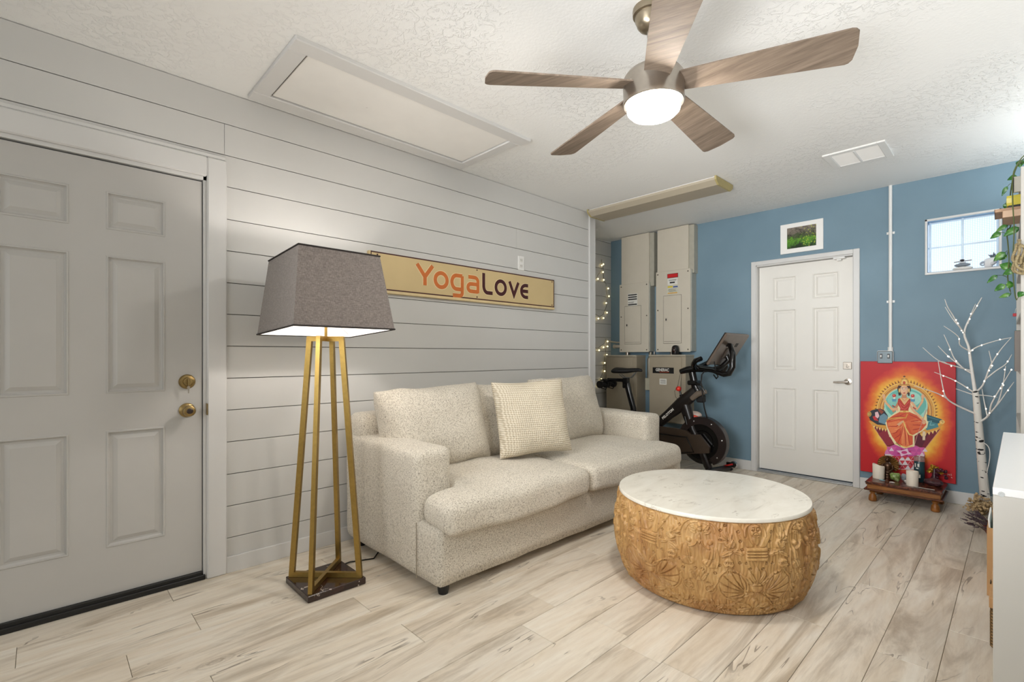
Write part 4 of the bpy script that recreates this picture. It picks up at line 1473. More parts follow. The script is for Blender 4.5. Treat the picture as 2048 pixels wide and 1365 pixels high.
m = MB(); m.box(-2.965, -2.91, 5.10, 5.13, .985, 1.085, .008); m.build('lock_body', M['black_metal'], pl)
m = MB(); m.tube([(-2.955, 5.115, 1.08), (-2.955, 5.115, 1.115)] + [(-2.9375 + .0175 * math.cos(a), 5.115, 1.115 + .0175 * math.sin(a)) for a in [PI - PI * i / 8 for i in range(9)]] + [(-2.92, 5.115, 1.08)], .005, 8); m.build('shackle', M['nickel'], pl)
m = MB(); m.lathe([(.008, -.001), (.008, .001)], 12, (-2.9375, 5.0995, 1.03), 'y'); m.build('keyhole', M['nickel'], pl)
m = MB(); m.tube([(-2.9375, 5.115, 1.13), (-2.94, 5.13, 1.17), (-2.935, 5.13, 1.21)], .008, 8); tag(m.build('hasp', M['nickel'], None, (-2.94, 5.13, 1.13)), 'metal hasp above the black padlock', 'hasp')
m = MB(); m.tube([(-2.928, 5.155, .985), (-2.93, 5.155, .7), (-2.94, 5.155, .45)], .006, 8); tag(m.build('black_cable', M['black_rubber'], None, (-2.93, 5.155, .45)), 'black cable hanging down the blue wall beside the box', 'cable')
m = MB(); m.tube([(XA + .002, 5.10, 1.345), (-3.52, 5.12, 1.335), (-3.45, 5.125, 1.325), (-3.36, 5.13, 1.322)], .009, 10); tag(m.build('corner_cable', m_plain('bare_cable', (176, 168, 154), .5), None, (-3.45, 5.12, 1.33)), 'thin pale cable entering the corner panel above the pipe', 'cable')
m = MB(); m.cyl((-3.49, 5.125, 1.275), (-3.35, 5.125, 1.275), .02, None, 14); m.cyl((-3.49, 5.125, 1.275), (-3.47, 5.125, 1.275), .025, None, 14); tag(m.build('corner_pipe', m_plain('bare_pipe', (186, 178, 166), .5), None, (-3.42, 5.125, 1.26)), 'short thick grey pipe entering the corner panel', 'pipe')
# small dark speaker on the box
spk = thing('desk_speaker', (-2.61, 5.0, 1.172), 'small dark glossy dome speaker on top of the tan box', 'speaker')
sm_ = m_plain('dark_bronze_gloss', (44, 26, 20), .15)
m = MB(); m.lathe([(.036, 1.1725), (.04, 1.18), (.040, 1.235), (.034, 1.26), (.02, 1.274), (.0001, 1.277)], 24, (-2.61, 5.005, 0)); m.build('shell', M['black_plastic'], spk, angle=40)
m = MB(); m.sphere((-2.61, 4.984, 1.222), .024, .026, .038, 16, 10); m.build('front_face', sm_, spk)

# fairy lights on the alcove boards
def fairy(label, wires, bulbs):
    x = XA + .012
    t = thing('fairy_lights', (XA, bulbs[0][0], min(b[1] for b in bulbs)), label, 'string lights', 'fairy light strings in the alcove')
    m = MB()
    for w in wires:
        pts = []
        for a, b in zip(w[:-1], w[1:]):
            for i in range(4): u = i / 4; pts.append((x + .004 * math.sin(7 * a[1] + 5 * u), a[0] + (b[0] - a[0]) * u, a[1] + (b[1] - a[1]) * u))
        pts.append((x, w[-1][0], w[-1][1]))
        m.tube(pts, .0022, 5)
    m.build('wire', m_plain('dark_green_wire', (66, 62, 48), .6), t)
    for y, z in bulbs:
        m = MB(); m.sphere((x + .010, y, z), .0095, None, None, 12, 8); m.build('bulb', M['fairy'], t)
    m = MB(); m.cyl((XA - .004, wires[0][0][0], wires[0][0][1] + .004), (XA + .016, wires[0][0][0], wires[0][0][1] + .006), .003, None, 8); m.build('nail', M['gray_steel'], t)


M['fairy'] = m_emit('fairy_bulb_glow', (255, 232, 168), 3.2)
fairy('upper string of warm fairy lights on the alcove boards',
      [[(4.956, 2.335), (4.934, 2.271), (4.95, 2.21), (4.911, 2.174), (4.844, 2.106), (4.78, 2.06)], [(4.956, 2.335), (4.985, 2.25), (4.99, 2.12), (5.04, 2.054), (5.072, 1.906), (5.06, 1.795), (4.991, 1.668), (4.911, 1.643), (4.78, 1.675)]],
      [(4.975, 2.287), (4.943, 2.268), (4.968, 2.19), (4.866, 2.095), (4.984, 2.095), (5.079, 1.999), (5.095, 1.903), (5.035, 1.814), (5.053, 1.696), (4.873, 1.613), (4.979, 1.624)])
fairy('lower string of warm fairy lights above the bike saddle',
      [[(5.049, 1.364), (4.991, 1.302), (4.877, 1.253), (4.78, 1.262)], [(5.049, 1.364), (5.055, 1.27), (5.037, 1.207), (5.002, 1.071), (4.991, .976), (4.922, .87), (4.844, .793)]],
      [(5.065, 1.338), (4.979, 1.264), (5.063, 1.276), (4.888, 1.226), (5.049, 1.17), (5.004, 1.071), (5.002, .97), (4.934, .87), (4.866, .792)])

# ================================================================== exercise bike
BY = 4.68
bike = thing('exercise_bike', (-2.5, BY, 0), 'black exercise bike with tilted touchscreen behind the sofa', 'exercise bike')
bk = m_plain('satin_black_frame', (26, 20, 18), .28, .1, .1, 10)
bk2 = m_plain('gloss_black', (12, 11, 11), .18)
bkr = m_plain('matte_black', (18, 17, 17), .6)
m = MB()
m.tube([(-2.79, BY, .26), (-2.653, BY, .425), (-2.503, BY, .56), (-2.37, BY, .672), (-2.27, BY, .765), (-2.20, BY, .845)], [.045, .05, .054, .07, .062, .042], 14, True, .75)
m.tube([(-2.344, BY, .68), (-2.30, BY, .55), (-2.261, BY, .425), (-2.179, BY, .272), (-2.105, BY, .09), (-2.085, BY, .05)], [.062, .054, .044, .037, .04, .036], 14, True, .75)
m.tube([(-2.79, BY, .26), (-2.90, BY, .40), (-2.95, BY, .56)], [.045, .045, .04], 14, True, .8)
m.tube([(-2.79, BY, .26), (-2.95, BY, .16), (-3.09, BY, .06)], [.045, .04, .036], 12, True, .8)
m.build('frame', bk, bike)
tx = text_mb('PELOTON', .036, lambda u, v, w: (-2.50 + (u * .74 - v * .67) * .95, BY - .0445 - w, .562 + (u * .67 + v * .74) * .95), .0008, 1.1, 0, .0014)
tx.build('lettering', lab_w, bike)
m = MB()
m.tube([(-2.07, BY - .28, .03), (-2.06, BY, .045), (-2.03, BY + .30, .03)], .03, 12); m.build('front_stabilizer', bk, bike)
m = MB(); m.tube([(-3.09, BY - .26, .03), (-3.09, BY, .045), (-3.09, BY + .26, .03)], .03, 12); m.build('rear_stabilizer', bk, bike)
for y, nm in ((BY - .31, 'foot'), (BY + .33, 'foot')):
    for x in (-2.07 if y < BY else -2.03, -3.09):
        if x < -3 and y > BY: y = BY + .28
        m = MB(); m.box(x - .035, x + .035, y - .02, y + .02, .001, .05, .012); m.build(nm, bkr, bike)
for y in (BY + .30,):
    m = MB(); m.lathe([(.012, -.02), (.034, -.016), (.034, .016), (.012, .02)], 18, (-1.975, y, .07), 'y'); w_ = m.build('transport_wheel', M['chrome'], bike, angle=40)
    m = MB(); m.tube([(-2.03, y - .03, .045), (-1.975, y - .03, .07), (-1.955, y - .03, .10)], .012, 8); m.box(-2.03, -1.94, y - .05, y - .035, .05, .10, .01); m.build('wheel_bracket', bk2, bike)
    m = MB(); m.tube([(-2.05, y - .055, .055), (-1.96, y - .055, .085)], .008, 8); m.build('red_accent', m_plain('red_accent', (196, 34, 30), .4), bike)
# flywheel
m = MB(); m.lathe([(.02, -.018), (.10, -.016), (.11, -.024), (.175, -.026), (.182, -.018), (.215, -.018), (.224, -.014), (.224, .014), (.215, .018), (.18, .018), (.17, .026), (.11, .024), (.02, .018)], 56, (-2.153, BY + .01, .318), 'y', True); m.build('flywheel', bk2, bike, angle=35)
m = MB()
for i in range(44):
    a0 = R(-60 + 250 * i / 44); a1 = R(-60 + 250 * (i + 1) / 44)
    pa = [(-2.153 + r_ * math.cos(a), BY + y_, .318 + r_ * math.sin(a)) for a in (a0, a1) for r_, y_ in ((.172, -.042), (.240, -.038), (.244, -.03), (.244, .04), (.172, -.034))]
    m.add(pa, [(0, 1, 6, 5), (1, 2, 7, 6), (2, 3, 8, 7), (0, 5, 9, 4)])
m.build('flywheel_shroud', m_plain('shroud_brown_black', (32, 22, 20), .3), bike)
for a in (60, 10, -40, 110, 175):
    m = MB(); m.sphere((-2.153 + .208 * math.cos(R(a)), BY - .043, .318 + .208 * math.sin(R(a))), .0075, .003, .0075, 10, 6); m.build('bolt', M['chrome'], bike)
# belt guard
m = MB()
gp = [(-2.78, .36), (-2.6, .425), (-2.43, .425), (-2.30, .415), (-2.24, .38), (-2.16, .39), (-2.06, .28), (-2.065, .222), (-2.16, .205), (-2.36, .17), (-2.65, .17), (-2.80, .24)]
m.prism(gp, BY - .06, BY - .03, 'xz'); m.build('belt_guard', m_plain('guard_grey_brown', (62, 50, 40), .35), bike, angle=30)
m = MB(); m.tube([(-2.6, BY - .066, .352), (-2.394, BY - .066, .348), (-2.288, BY - .066, .352), (-2.215, BY - .066, .212), (-2.36, BY - .066, .185)], .006, 8); m.build('guard_rib', bk2, bike)
m = MB(); m.lathe([(.0001, -.03), (.055, -.03), (.06, -.02), (.06, 0)], 24, (-2.66, BY - .06, .30), 'y'); cr = m.build('crank_hub', bk2, bike, angle=40)
m = MB(); m.tube([(-2.66, BY - .1, .30), (-2.55, BY - .11, .20)], .013, 8); m.box(-2.60, -2.5, BY - .19, BY - .12, .185, .215, .006); m.tube([(-2.66, BY + .08, .30), (-2.77, BY + .09, .40)], .013, 8); m.box(-2.82, -2.72, BY + .1, BY + .17, .385, .415, .006); m.build('pedal_crank', bk2, bike)
# seat
m = MB(); m.tube([(-3.045, BY, .885), (-3.015, BY, .845), (-2.985, BY, .74), (-2.935, BY, .58), (-2.93, BY, .5)], [.036, .036, .034, .034, .034], 14, True, .8); m.build('seat_post', bk2, bike)
m = MB(); m.box(-3.27, -3.0, BY - .022, BY + .022, .868, .905, .006); m.box(-3.06, -2.995, BY - .03, BY + .03, .80, .915, .008); m.cyl((-3.02, BY - .05, .84), (-3.02, BY + .05, .84), .014, None, 12); m.build('seat_slider', bk2, bike)
sd = MB()
prf = [(-3.175, .078, .985, .03), (-3.15, .092, .992, .038), (-3.08, .088, .99, .036), (-3.0, .055, .992, .030), (-2.93, .032, 1.0, .026), (-2.87, .026, 1.004, .022), (-2.835, .018, 1.0, .018), (-2.825, .006, .996, .008)]
sd.rings([[(x, BY + w * math.cos(a), z + hh * math.sin(a) * (1 if math.sin(a) > 0 else .8)) for a in [2 * PI * i / 16 for i in range(16)]] for x, w, z, hh in prf]); sd.build('saddle', bkr, bike)
m = MB(); m.tube([(-3.1, BY - .025, .95), (-3.05, BY - .025, .915), (-2.96, BY - .02, .92), (-2.9, BY, .98)], .005, 6); m.tube([(-3.1, BY + .025, .95), (-3.05, BY + .025, .915), (-2.96, BY + .02, .92), (-2.9, BY, .98)], .005, 6); m.build('saddle_rail', M['gray_steel'], bike)
wt = MB()
for y in (-.075, .075):
    wt.cyl((-3.30, BY + y - .055, .85), (-3.27, BY + y + .055, .82), .018, None, 12)
    for e in (-.055, .055): wt.cyl((-3.285 - .0, BY + y + e - .013, .835), (-3.285, BY + y + e + .013, .835), .042, None, 14)
wt.tube([(-3.25, BY, .885), (-3.31, BY - .09, .885), (-3.34, BY, .875), (-3.31, BY + .09, .885), (-3.25, BY, .885)], .008, 8)
wt.tube([(-3.33, BY - .07, .87), (-3.31, BY - .07, .79), (-3.25, BY - .07, .78), (-3.22, BY - .07, .83)], .006, 8); wt.tube([(-3.33, BY + .07, .87), (-3.31, BY + .07, .79), (-3.25, BY + .07, .78), (-3.22, BY + .07, .83)], .006, 8)
wt.build('weight_rack', bkr, bike)
# handlebar
m = MB(); m.tube([(-2.262, BY, 1.0), (-2.245, BY, .92), (-2.222, BY, .84), (-2.195, BY, .79)], [.036, .036, .042, .045], 14, True, .85); m.build('handlebar_post', bk2, bike)
m = MB(); m.box(-2.29, -2.19, BY - .055, BY + .055, .87, .915, .01); m.cyl((-2.19, BY - .06, .885), (-2.13, BY - .075, .88), .012, None, 10); m.tube([(-2.14, BY - .075, .885), (-2.105, BY - .075, .82), (-2.095, BY - .075, .80)], .011, 8); m.build('post_clamp', bk2, bike)
m = MB(); m.tube([(-2.375, BY - .02, 1.0), (-2.3, BY - .02, 1.022), (-2.22, BY - .02, 1.035), (-2.12, BY - .01, 1.03), (-2.05, BY, 1.03)], [.026, .034, .036, .032, .022], 12, True, .9)
for s_ in (-1, 1):
    m.tube([(-2.21, BY + s_ * .03, 1.04), (-2.18, BY + s_ * .14, 1.08), (-2.13, BY + s_ * .20, 1.115), (-2.07, BY + s_ * .21, 1.135)], [.03, .026, .024, .022], 12)
    fx = .095 if s_ < 0 else -.12
    m.tube([(-2.15, BY + s_ * .06, 1.035), (-2.04 + fx * .5, BY + s_ * .13, 1.02), (-1.965 + fx, BY + s_ * .18, .99), (-1.915 + fx, BY + s_ * .19, 1.0), (-1.885 + fx, BY + s_ * .19, 1.06), (-1.885 + fx, BY + s_ * .18, 1.13 + fx * .5), (-1.92 + fx, BY + s_ * .15, 1.18 + fx * .8), (-1.96 + fx, BY + s_ * .10, 1.185 + fx * .8)], [.019, .021, .025, .027, .027, .026, .023, .018], 12)
m.build('handlebar', bk2, bike)
# screen
ax = Vector((.181, 0, .285)).normalized(); nx = Vector((ax.z, 0, -ax.x))
scM = Matrix(((ax.x, 0, nx.x, -1.905), (0, 1, 0, BY + .0), (ax.z, 0, nx.z, 1.222), (0, 0, 0, 1)))
m = MB(); m.M = scM; m.box(-.17, .17, -.265, .265, -.012, .012, .01); sc_ = m.build('screen_case', m_plain('screen_back_grey', (104, 92, 82), .35, .1), bike)
m = MB(); m.M = scM; m.box(-.168, .168, -.263, .263, -.0165, -.0115, .002); m.build('glass', bk2, sc_)
m = MB(); m.M = scM; m.box(-.09, .02, -.08, .08, .011, .03, .01); m.build('mount_plate', m_plain('mount_grey', (74, 66, 60), .4), sc_)
m = MB(); m.M = scM
for y in (-.13, .06): m.box(.035, .075, y, y + .06, .0118, .0135)
m.box(.05, .06, -.03, .02, .0118, .0135); m.build('port_cover', bkr, sc_)
m = MB(); m.tube([(-1.93, BY, 1.19), (-1.90, BY, 1.12), (-1.97, BY, 1.05), (-2.05, BY, 1.03)], [.028, .026, .024, .022], 12); m.build('screen_arm', bk2, bike)
m = MB(); m.tube([(-2.087, BY - .09, 1.019), (-2.12, BY - .09, .98), (-2.128, BY - .09, .9), (-2.114, BY - .09, .8), (-2.11, BY - .06, .66), (-2.10, BY - .02, .552)], .0065, 8)
m.tube([(-1.965, BY - .17, 1.11), (-1.955, BY - .16, 1.03), (-1.95, BY - .12, .965), (-1.975, BY - .1, .945), (-2.01, BY - .08, .98)], .006, 8)
m.build('cable', M['black_rubber'], bike)
m = MB(); m.tube([(-2.235, BY - .07, .735), (-2.17, BY - .07, .79), (-2.085, BY - .07, .815)], [.024, .03, .02], 12, True, .7); m.build('side_fairing', m_plain('fairing_taupe', (104, 92, 80), .4), bike)
m = MB(); m.box(-2.21, -2.13, BY - .03, BY + .03, .70, .78, .012); m.build('brake_housing', bkr, bike)
m = MB(); m.tube([(-2.33, BY - .02, .62), (-2.32, BY - .03, .54), (-2.30, BY - .03, .47)], .012, 8); m.build('brake_hose', bk2, bike)
m = MB(); m.sphere((-2.26, BY + .05, .565), .075, .035, .04, 16, 10); m.build('brake_cover', m_plain('pale_cover', (186, 168, 156), .4), bike)
m = MB(); m.sphere((-2.255, BY + .035, .548), .05, .035, .024, 14, 8); m.build('cover_accent', m_plain('orange_red_accent', (206, 64, 40), .4), bike)
m = MB(); m.cyl((-2.375, BY, .745), (-2.392, BY, .80), .010, None, 10); m.cyl((-2.36, BY, .715), (-2.378, BY, .765), .028, .018, 12); m.build('knob_stem', bk2, bike)
m = MB(); m.sphere((-2.405, BY, .824), .03, .03, .027, 9, 6); m.build('resistance_knob', m_plain('red_knob', (226, 52, 36), .35), bike)
m = MB(); m.tube([(-2.375, BY - .02, .985), (-2.385, BY - .03, .92), (-2.40, BY - .03, .85), (-2.43, BY - .035, .80), (-2.42, BY - .035, .74), (-2.38, BY - .03, .70)], .0022, 6); m.tube([(-2.36, BY - .02, .985), (-2.365, BY - .03, .90), (-2.37, BY - .03, .78)], .0022, 6); m.build('thin_wire', M['black_rubber'], bike)
# ================================================================== on the blue wall
ph = thing('photo_print', (-1.42, YB, 2.14), 'small white-mounted photo of green leaves above the back door', 'picture')
tp = NT('leafy_photo_print')
vp_ = tp.coord((1, 1, 1))
sz_ = tp.n.new('ShaderNodeSeparateXYZ'); tp.l(vp_, sz_.inputs[0])
hgt = tp.math('MULTIPLY', tp.math('SUBTRACT', sz_.outputs[2], .045), 4.6)
nn_ = tp.noise(vp_, 16, 5.0, .65, .8)
base = tp.ramp(tp.math('ADD', hgt, tp.math('MULTIPLY', tp.math('SUBTRACT', nn_, .5), .9)), [(.05, lin((22, 46, 14))), (.22, lin((74, 128, 30))), (.42, lin((96, 150, 40))), (.52, lin((62, 78, 44))), (.72, lin((112, 104, 92))), (.95, lin((140, 128, 116)))])
twig = tp.math('LESS_THAN', tp.math('ABSOLUTE', tp.math('SUBTRACT', tp.noise(vp_, 9, 3.0, .6, 1.8), .5)), .012)
spots = tp.math('LESS_THAN', tp.voro(vp_, 62), .30)
rt_ = tp.math('GREATER_THAN', tp.math('ADD', sz_.outputs[0], tp.math('MULTIPLY', nn_, .16)), .085)
c = tp.mix(tp.math('MULTIPLY', twig, .8), base, lin((26, 24, 16)))
c = tp.mix(tp.math('MULTIPLY', tp.math('MULTIPLY', spots, rt_), .8), c, lin((186, 196, 66)))
tp.set(c, .3)
m = MB(); m.box(-1.599, -1.239, YB - .018, YB - .001, 2.142, 2.425, .002); m.build('mount_board', m_plain('white_mount_board', (240, 238, 234), .5, 0, .01), ph)
m = MB(); m.box(-1.539, -1.295, YB - .0192, YB - .0175, 2.185, 2.383); m.build('print', tp.m, ph)

cd = thing('wire_conduit', (-.7475, YB, 1.2), 'white painted wire conduit running up the blue wall to the ceiling', 'conduit')
m = MB(); m.cyl((-.7475, YB - .013, 1.21), (-.7475, YB - .013, 2.60), .0125, None, 14); m.build('pipe', M['white_plastic'], cd)
m = MB(); m.cyl((-.7475, YB - .014, 1.20), (-.7475, YB - .014, 1.235), .019, None, 14); m.build('connector', M['white_plastic'], cd)
for z in (1.62, 2.2):
    m = MB(); m.box(-.775, -.72, YB - .003, YB, z - .01, z + .01, .001); m.cyl((-.7475, YB - .013, z - .009), (-.7475, YB - .013, z + .009), .015, None, 14); m.build('strap', M['white_plastic'], cd)
sw = thing('light_switch', (-.779, YB, 1.15), 'grey steel double light switch box at the foot of the white conduit', 'light switch')
m = MB(); m.box(-.835, -.725, YB - .045, YB, 1.095, 1.205, .006); m.build('back_box', M['white_plastic'], sw)
m = MB(); m.box(-.832, -.728, YB - .051, YB - .043, 1.098, 1.200, .004); cp = m.build('cover_plate', m_plain('galvanised_plate', (96, 106, 110), .4, .5), sw)
for x in (-.805, -.755):
    m = MB(); m.box(x - .005, x + .005, YB - .064, YB - .05, 1.148, 1.168, .002); m.build('toggle', M['white_plastic'], sw)
    m = MB(); m.box(x - .009, x + .009, YB - .0525, YB - .0505, 1.138, 1.178, .001); m.build('toggle_collar', M['black_plastic'], sw)

# ---- the red painting
PX0, PX1, PZ0, PZ1 = -.952, -.337, .160, 1.113
PYF = YB - .044
pt = thing('painting', (-.645, YB, PZ0), 'red painted canvas of a seated woman in an orange sari before a golden arch', 'painting')
tr_ = NT('red_canvas_ground')
vr = tr_.coord((1, 1, 1))
sp_ = tr_.n.new('ShaderNodeSeparateXYZ'); tr_.l(vr, sp_.inputs[0])
dx = tr_.math('DIVIDE', sp_.outputs[0], .30)
dz = tr_.math('DIVIDE', tr_.math('SUBTRACT', sp_.outputs[2], .48), .46)
rr = tr_.math('SQRT', tr_.math('ADD', tr_.math('MULTIPLY', dx, dx), tr_.math('MULTIPLY', dz, dz)))
rr = tr_.math('ADD', rr, tr_.math('MULTIPLY', tr_.math('SUBTRACT', tr_.noise(vr, 7, 4.0, .6), .5), .34))
tr_.set(tr_.ramp(rr, [(.50, lin((246, 226, 166))), (.68, lin((246, 190, 66))), (.82, lin((226, 110, 34))), (.95, lin((204, 46, 36))), (1.0, lin((190, 26, 34)))]), .45, 0, .3)
tr_.bump(tr_.noise(vr, 160, 2.0), .08, .001)
m = MB(); m.box(PX0, PX1, PYF, YB - .002, PZ0, PZ1, .002); m.build('canvas', tr_.m, pt)
paint = NT('painted_figure_colours')
at_ = paint.n.new('ShaderNodeVertexColor'); at_.layer_name = 'paint'
np_ = paint.noise(paint.coord((1, 1, 1)), 70, 4.0, .6)
paint.set(paint.mix(.35, at_.outputs['Color'], paint.ramp(np_, [(.3, (.72, .70, .68)), (.65, (1.0, 1.0, 1.0))]), 'MULTIPLY'), .45, 0, .3)
pm = MB()
_lay = [0]


def C(p):
    u = (p[0] - 5) / 1100.0
    v = 1 - (p[1] - 5) / (1278.0 + 134.0 * u)
    return (PX0 + u * (PX1 - PX0), PZ0 + v * (PZ1 - PZ0))


def shape(pts, c, lift=True):
    if lift: _lay[0] += 1
    y = PYF - .0002 - _lay[0] * .00003
    q = [C(p) for p in pts]
    pm.col = lin(c)
    pm.add([(p[0], y, p[1]) for p in q], [tuple(range(len(q)))])


def line(pts, w, c, closed=False):
    _lay[0] += 1
    y = PYF - .0002 - _lay[0] * .00003
    pm.col = lin(c)
    ws = w if isinstance(w, (list, tuple)) else [w] * len(pts)
    P = [Vector((p[0], p[1])) for p in pts]
    L_, R_ = [], []
    for i, p in enumerate(P):
        d = P[min(i + 1, len(P) - 1)] - P[max(i - 1, 0)]
        d = d.normalized() if d.length else Vector((1, 0))
        nrm = Vector((-d.y, d.x))
        L_.append(C(p + nrm * ws[i] / 2)); R_.append(C(p - nrm * ws[i] / 2))
    vs = []
    for a, b in zip(L_, R_): vs += [(a[0], y, a[1]), (b[0], y, b[1])]
    pm.add(vs, [(2 * i, 2 * i + 1, 2 * i + 3, 2 * i + 2) for i in range(len(P) - 1)])


def oval(cx, cy, rx, ry, c, a0=0, a1=360, n=36):
    shape([(cx + rx * math.cos(R(a0 + (a1 - a0) * i / n)), cy - ry * math.sin(R(a0 + (a1 - a0) * i / n))) for i in range(n + (0 if a1 - a0 >= 360 else 1))], c)


def arcl(cx, cy, rx, ry, a0, a1, w, c, n=30):
    line([(cx + rx * math.cos(R(a0 + (a1 - a0) * i / n)), cy - ry * math.sin(R(a0 + (a1 - a0) * i / n))) for i in range(n + 1)], w, c)


GOLD, GOLD2, DGOLD, CREAM = (226, 164, 72), (244, 206, 120), (150, 84, 34), (244, 230, 182)
TEAL, LTEAL, DTEAL = (110, 190, 178), (168, 222, 206), (38, 92, 104)
SKIN, SKIN2 = (232, 182, 140), (206, 140, 102)
SARI, SARI2, SARI3 = (222, 92, 52), (190, 52, 40), (240, 132, 78)
MAR = (122, 26, 46)
# spikes round the arch
for i in range(35):
    a = R(-12 + 204 * i / 34)
    r0, r1 = 338, 372
    ex = 1.0
    c0, s0 = math.cos(a), math.sin(a)
    da = .035
    shape([(550 + r0 * math.cos(a - da), 590 - r0 * 1.02 * math.sin(a - da)), (550 + r1 * math.cos(a + .02), 590 - r1 * 1.02 * math.sin(a + .02)), (550 + r0 * math.cos(a + da), 590 - r0 * 1.02 * math.sin(a + da))], DGOLD)
arcl(550, 590, 322, 322, -14, 194, 44, GOLD); arcl(550, 590, 334, 334, -14, 194, 8, GOLD2); arcl(550, 590, 300, 300, -14, 194, 7, DGOLD)
arcl(550, 590, 276, 276, -10, 190, 34, (214, 140, 66)); arcl(550, 590, 282, 282, -10, 190, 8, GOLD2); arcl(550, 590, 256, 256, -6, 186, 7, DGOLD)
oval(555, 520, 252, 215, LTEAL); oval(555, 500, 236, 180, TEAL); oval(585, 440, 150, 90, LTEAL); oval(420, 450, 80, 70, (140, 208, 196))
# dais: maroon wedge, seat and bolsters
shape([(150, 735), (945, 780), (760, 1040), (335, 995)], MAR); line([(150, 738), (338, 998)], 7, (222, 150, 120)); line([(945, 783), (758, 1040)], 7, (222, 150, 120))
shape([(330, 800), (430, 960), (340, 985), (230, 850)], (150, 40, 56)); shape([(700, 860), (820, 830), (740, 1000), (650, 960)], (96, 20, 44))
for s_ in ([(110, 700), (340, 755), (345, 800), (150, 745)], [(990, 695), (930, 790), (720, 850), (725, 800), (920, 745)]): shape(s_, GOLD)
for x, y in ((180, 760), (215, 772), (250, 782), (285, 790), (320, 796)): shape([(x - 15, y - 8), (x + 15, y - 2), (x, y + 30)], GOLD2)
for x, y in ((740, 850), (780, 842), (820, 830), (860, 815), (900, 800)): shape([(x - 16, y - 4), (x + 16, y - 12), (x + 4, y + 26)], GOLD2)
shape([(95, 610), (150, 575), (210, 560), (260, 555), (305, 575), (350, 640), (335, 750), (220, 742), (130, 690)], (44, 48, 58))
shape([(250, 640), (300, 610), (345, 640), (335, 745), (235, 715)], (112, 150, 168)); shape([(190, 600), (225, 590), (245, 640), (225, 670), (195, 650)], (240, 200, 206)); shape([(160, 650), (190, 640), (235, 700), (180, 690)], (206, 52, 56))
shape([(225, 560), (260, 560), (300, 590), (270, 620), (240, 590)], (150, 70, 48)); oval(120, 620, 26, 30, (206, 170, 90)); line([(105, 600), (130, 606), (132, 636), (112, 640)], 6, DGOLD)
shape([(795, 615), (960, 670), (985, 690), (915, 720), (800, 690)], DTEAL); shape([(800, 690), (915, 720), (925, 760), (800, 800), (770, 770)], (74, 140, 150)); line([(800, 700), (850, 690), (830, 740), (880, 735)], 9, (150, 206, 206)); line([(800, 640), (930, 680)], 12, (70, 126, 138))
oval(962, 700, 28, 24, GOLD2); line([(945, 690), (972, 690), (970, 712)], 6, DGOLD)
for q in ([(345, 785), (370, 785), (388, 880), (366, 885)], [(750, 810), (782, 815), (778, 915), (750, 915)]): shape(q, (236, 214, 180))
# flat pattern of triangles under the feet
oval(542, 1085, 232, 128, (226, 130, 186)); shape([(310, 1085), (775, 1085), (770, 1190), (720, 1260), (400, 1260), (320, 1180)], (236, 224, 226))
oval(542, 1040, 190, 82, (206, 84, 160)); oval(542, 1062, 66, 34, (240, 200, 226)); oval(542, 1062, 34, 17, (206, 60, 130))
for r_ in range(5):
    y0 = 1000 + r_ * 52
    for k in range(7):
        x0 = 330 + k * 64 + (32 if r_ % 2 else 0)
        if 320 < x0 and x0 + 60 < 775 and not (r_ < 2 and 440 < x0 + 30 < 640):
            cc = (206, 58, 70) if (r_ > 1) else (224, 96, 170)
            shape([(x0, y0), (x0 + 60, y0), (x0 + 30, y0 + 46)], cc)
            if (k + r_) % 3 == 0: shape([(x0 + 32, y0 + 48), (x0 + 92, y0 + 48), (x0 + 62, y0 + 4)], (240, 214, 226) if r_ < 2 else (190, 30, 50))
for i in range(8):
    a = R(45 * i); a2 = R(45 * i + 22)
    shape([(542 + 60 * math.cos(a), 1062 + 32 * math.sin(a)), (542 + 98 * math.cos(a2), 1062 + 52 * math.sin(a2)), (542 + 60 * math.cos(R(45 * i + 45)), 1062 + 32 * math.sin(R(45 * i + 45)))], (190, 40, 110) if i % 2 else (246, 214, 232))
arcl(542, 1085, 234, 130, 180, 360, 6, (140, 30, 50)); line([(310, 1085), (325, 1170)], 6, (90, 20, 40)); line([(775, 1085), (768, 1180)], 6, (90, 20, 40))
# pale edge round the figure, then the sari
shape([(470, 440), (620, 440), (650, 560), (740, 640), (815, 700), (800, 770), (660, 870), (660, 990), (540, 1015), (430, 970), (355, 850), (318, 720), (380, 640), (445, 590)], CREAM)
shape([(330, 690), (400, 640), (490, 590), (600, 590), (700, 632), (785, 690), (792, 735), (740, 800), (640, 858), (640, 968), (560, 1000), (470, 975), (400, 880), (345, 770)], SARI)
shape([(500, 700), (560, 705), (600, 980), (545, 998), (505, 960)], SARI3); shape([(345, 720), (480, 690), (530, 700), (470, 800), (400, 860), (360, 790)], SARI3)
shape([(560, 700), (700, 650), (780, 700), (740, 780), (640, 850)], (228, 110, 62))
for ln in ([(350, 700), (450, 660), (560, 600)], [(360, 760), (450, 760), (520, 715)], [(390, 850), (450, 830), (510, 740)], [(430, 900), (490, 860), (525, 760)], [(470, 950), (500, 880), (530, 780)], [(560, 980), (555, 860), (545, 760)], [(600, 960), (590, 860), (565, 760)], [(620, 700), (690, 690), (760, 720)], [(640, 740), (700, 740), (760, 745)], [(640, 800), (680, 790), (730, 775)], [(400, 660), (470, 640), (540, 640)], [(600, 620), (680, 650), (740, 690)]): line(ln, [7, 11, 5], SARI2)
for ln in ([(380, 690), (470, 668), (560, 660)], [(420, 800), (470, 790), (510, 760)], [(525, 960), (528, 860), (535, 780)], [(580, 960), (575, 870), (556, 780)], [(660, 700), (720, 700), (765, 715)]): line(ln, [4, 8, 4], (250, 168, 110))
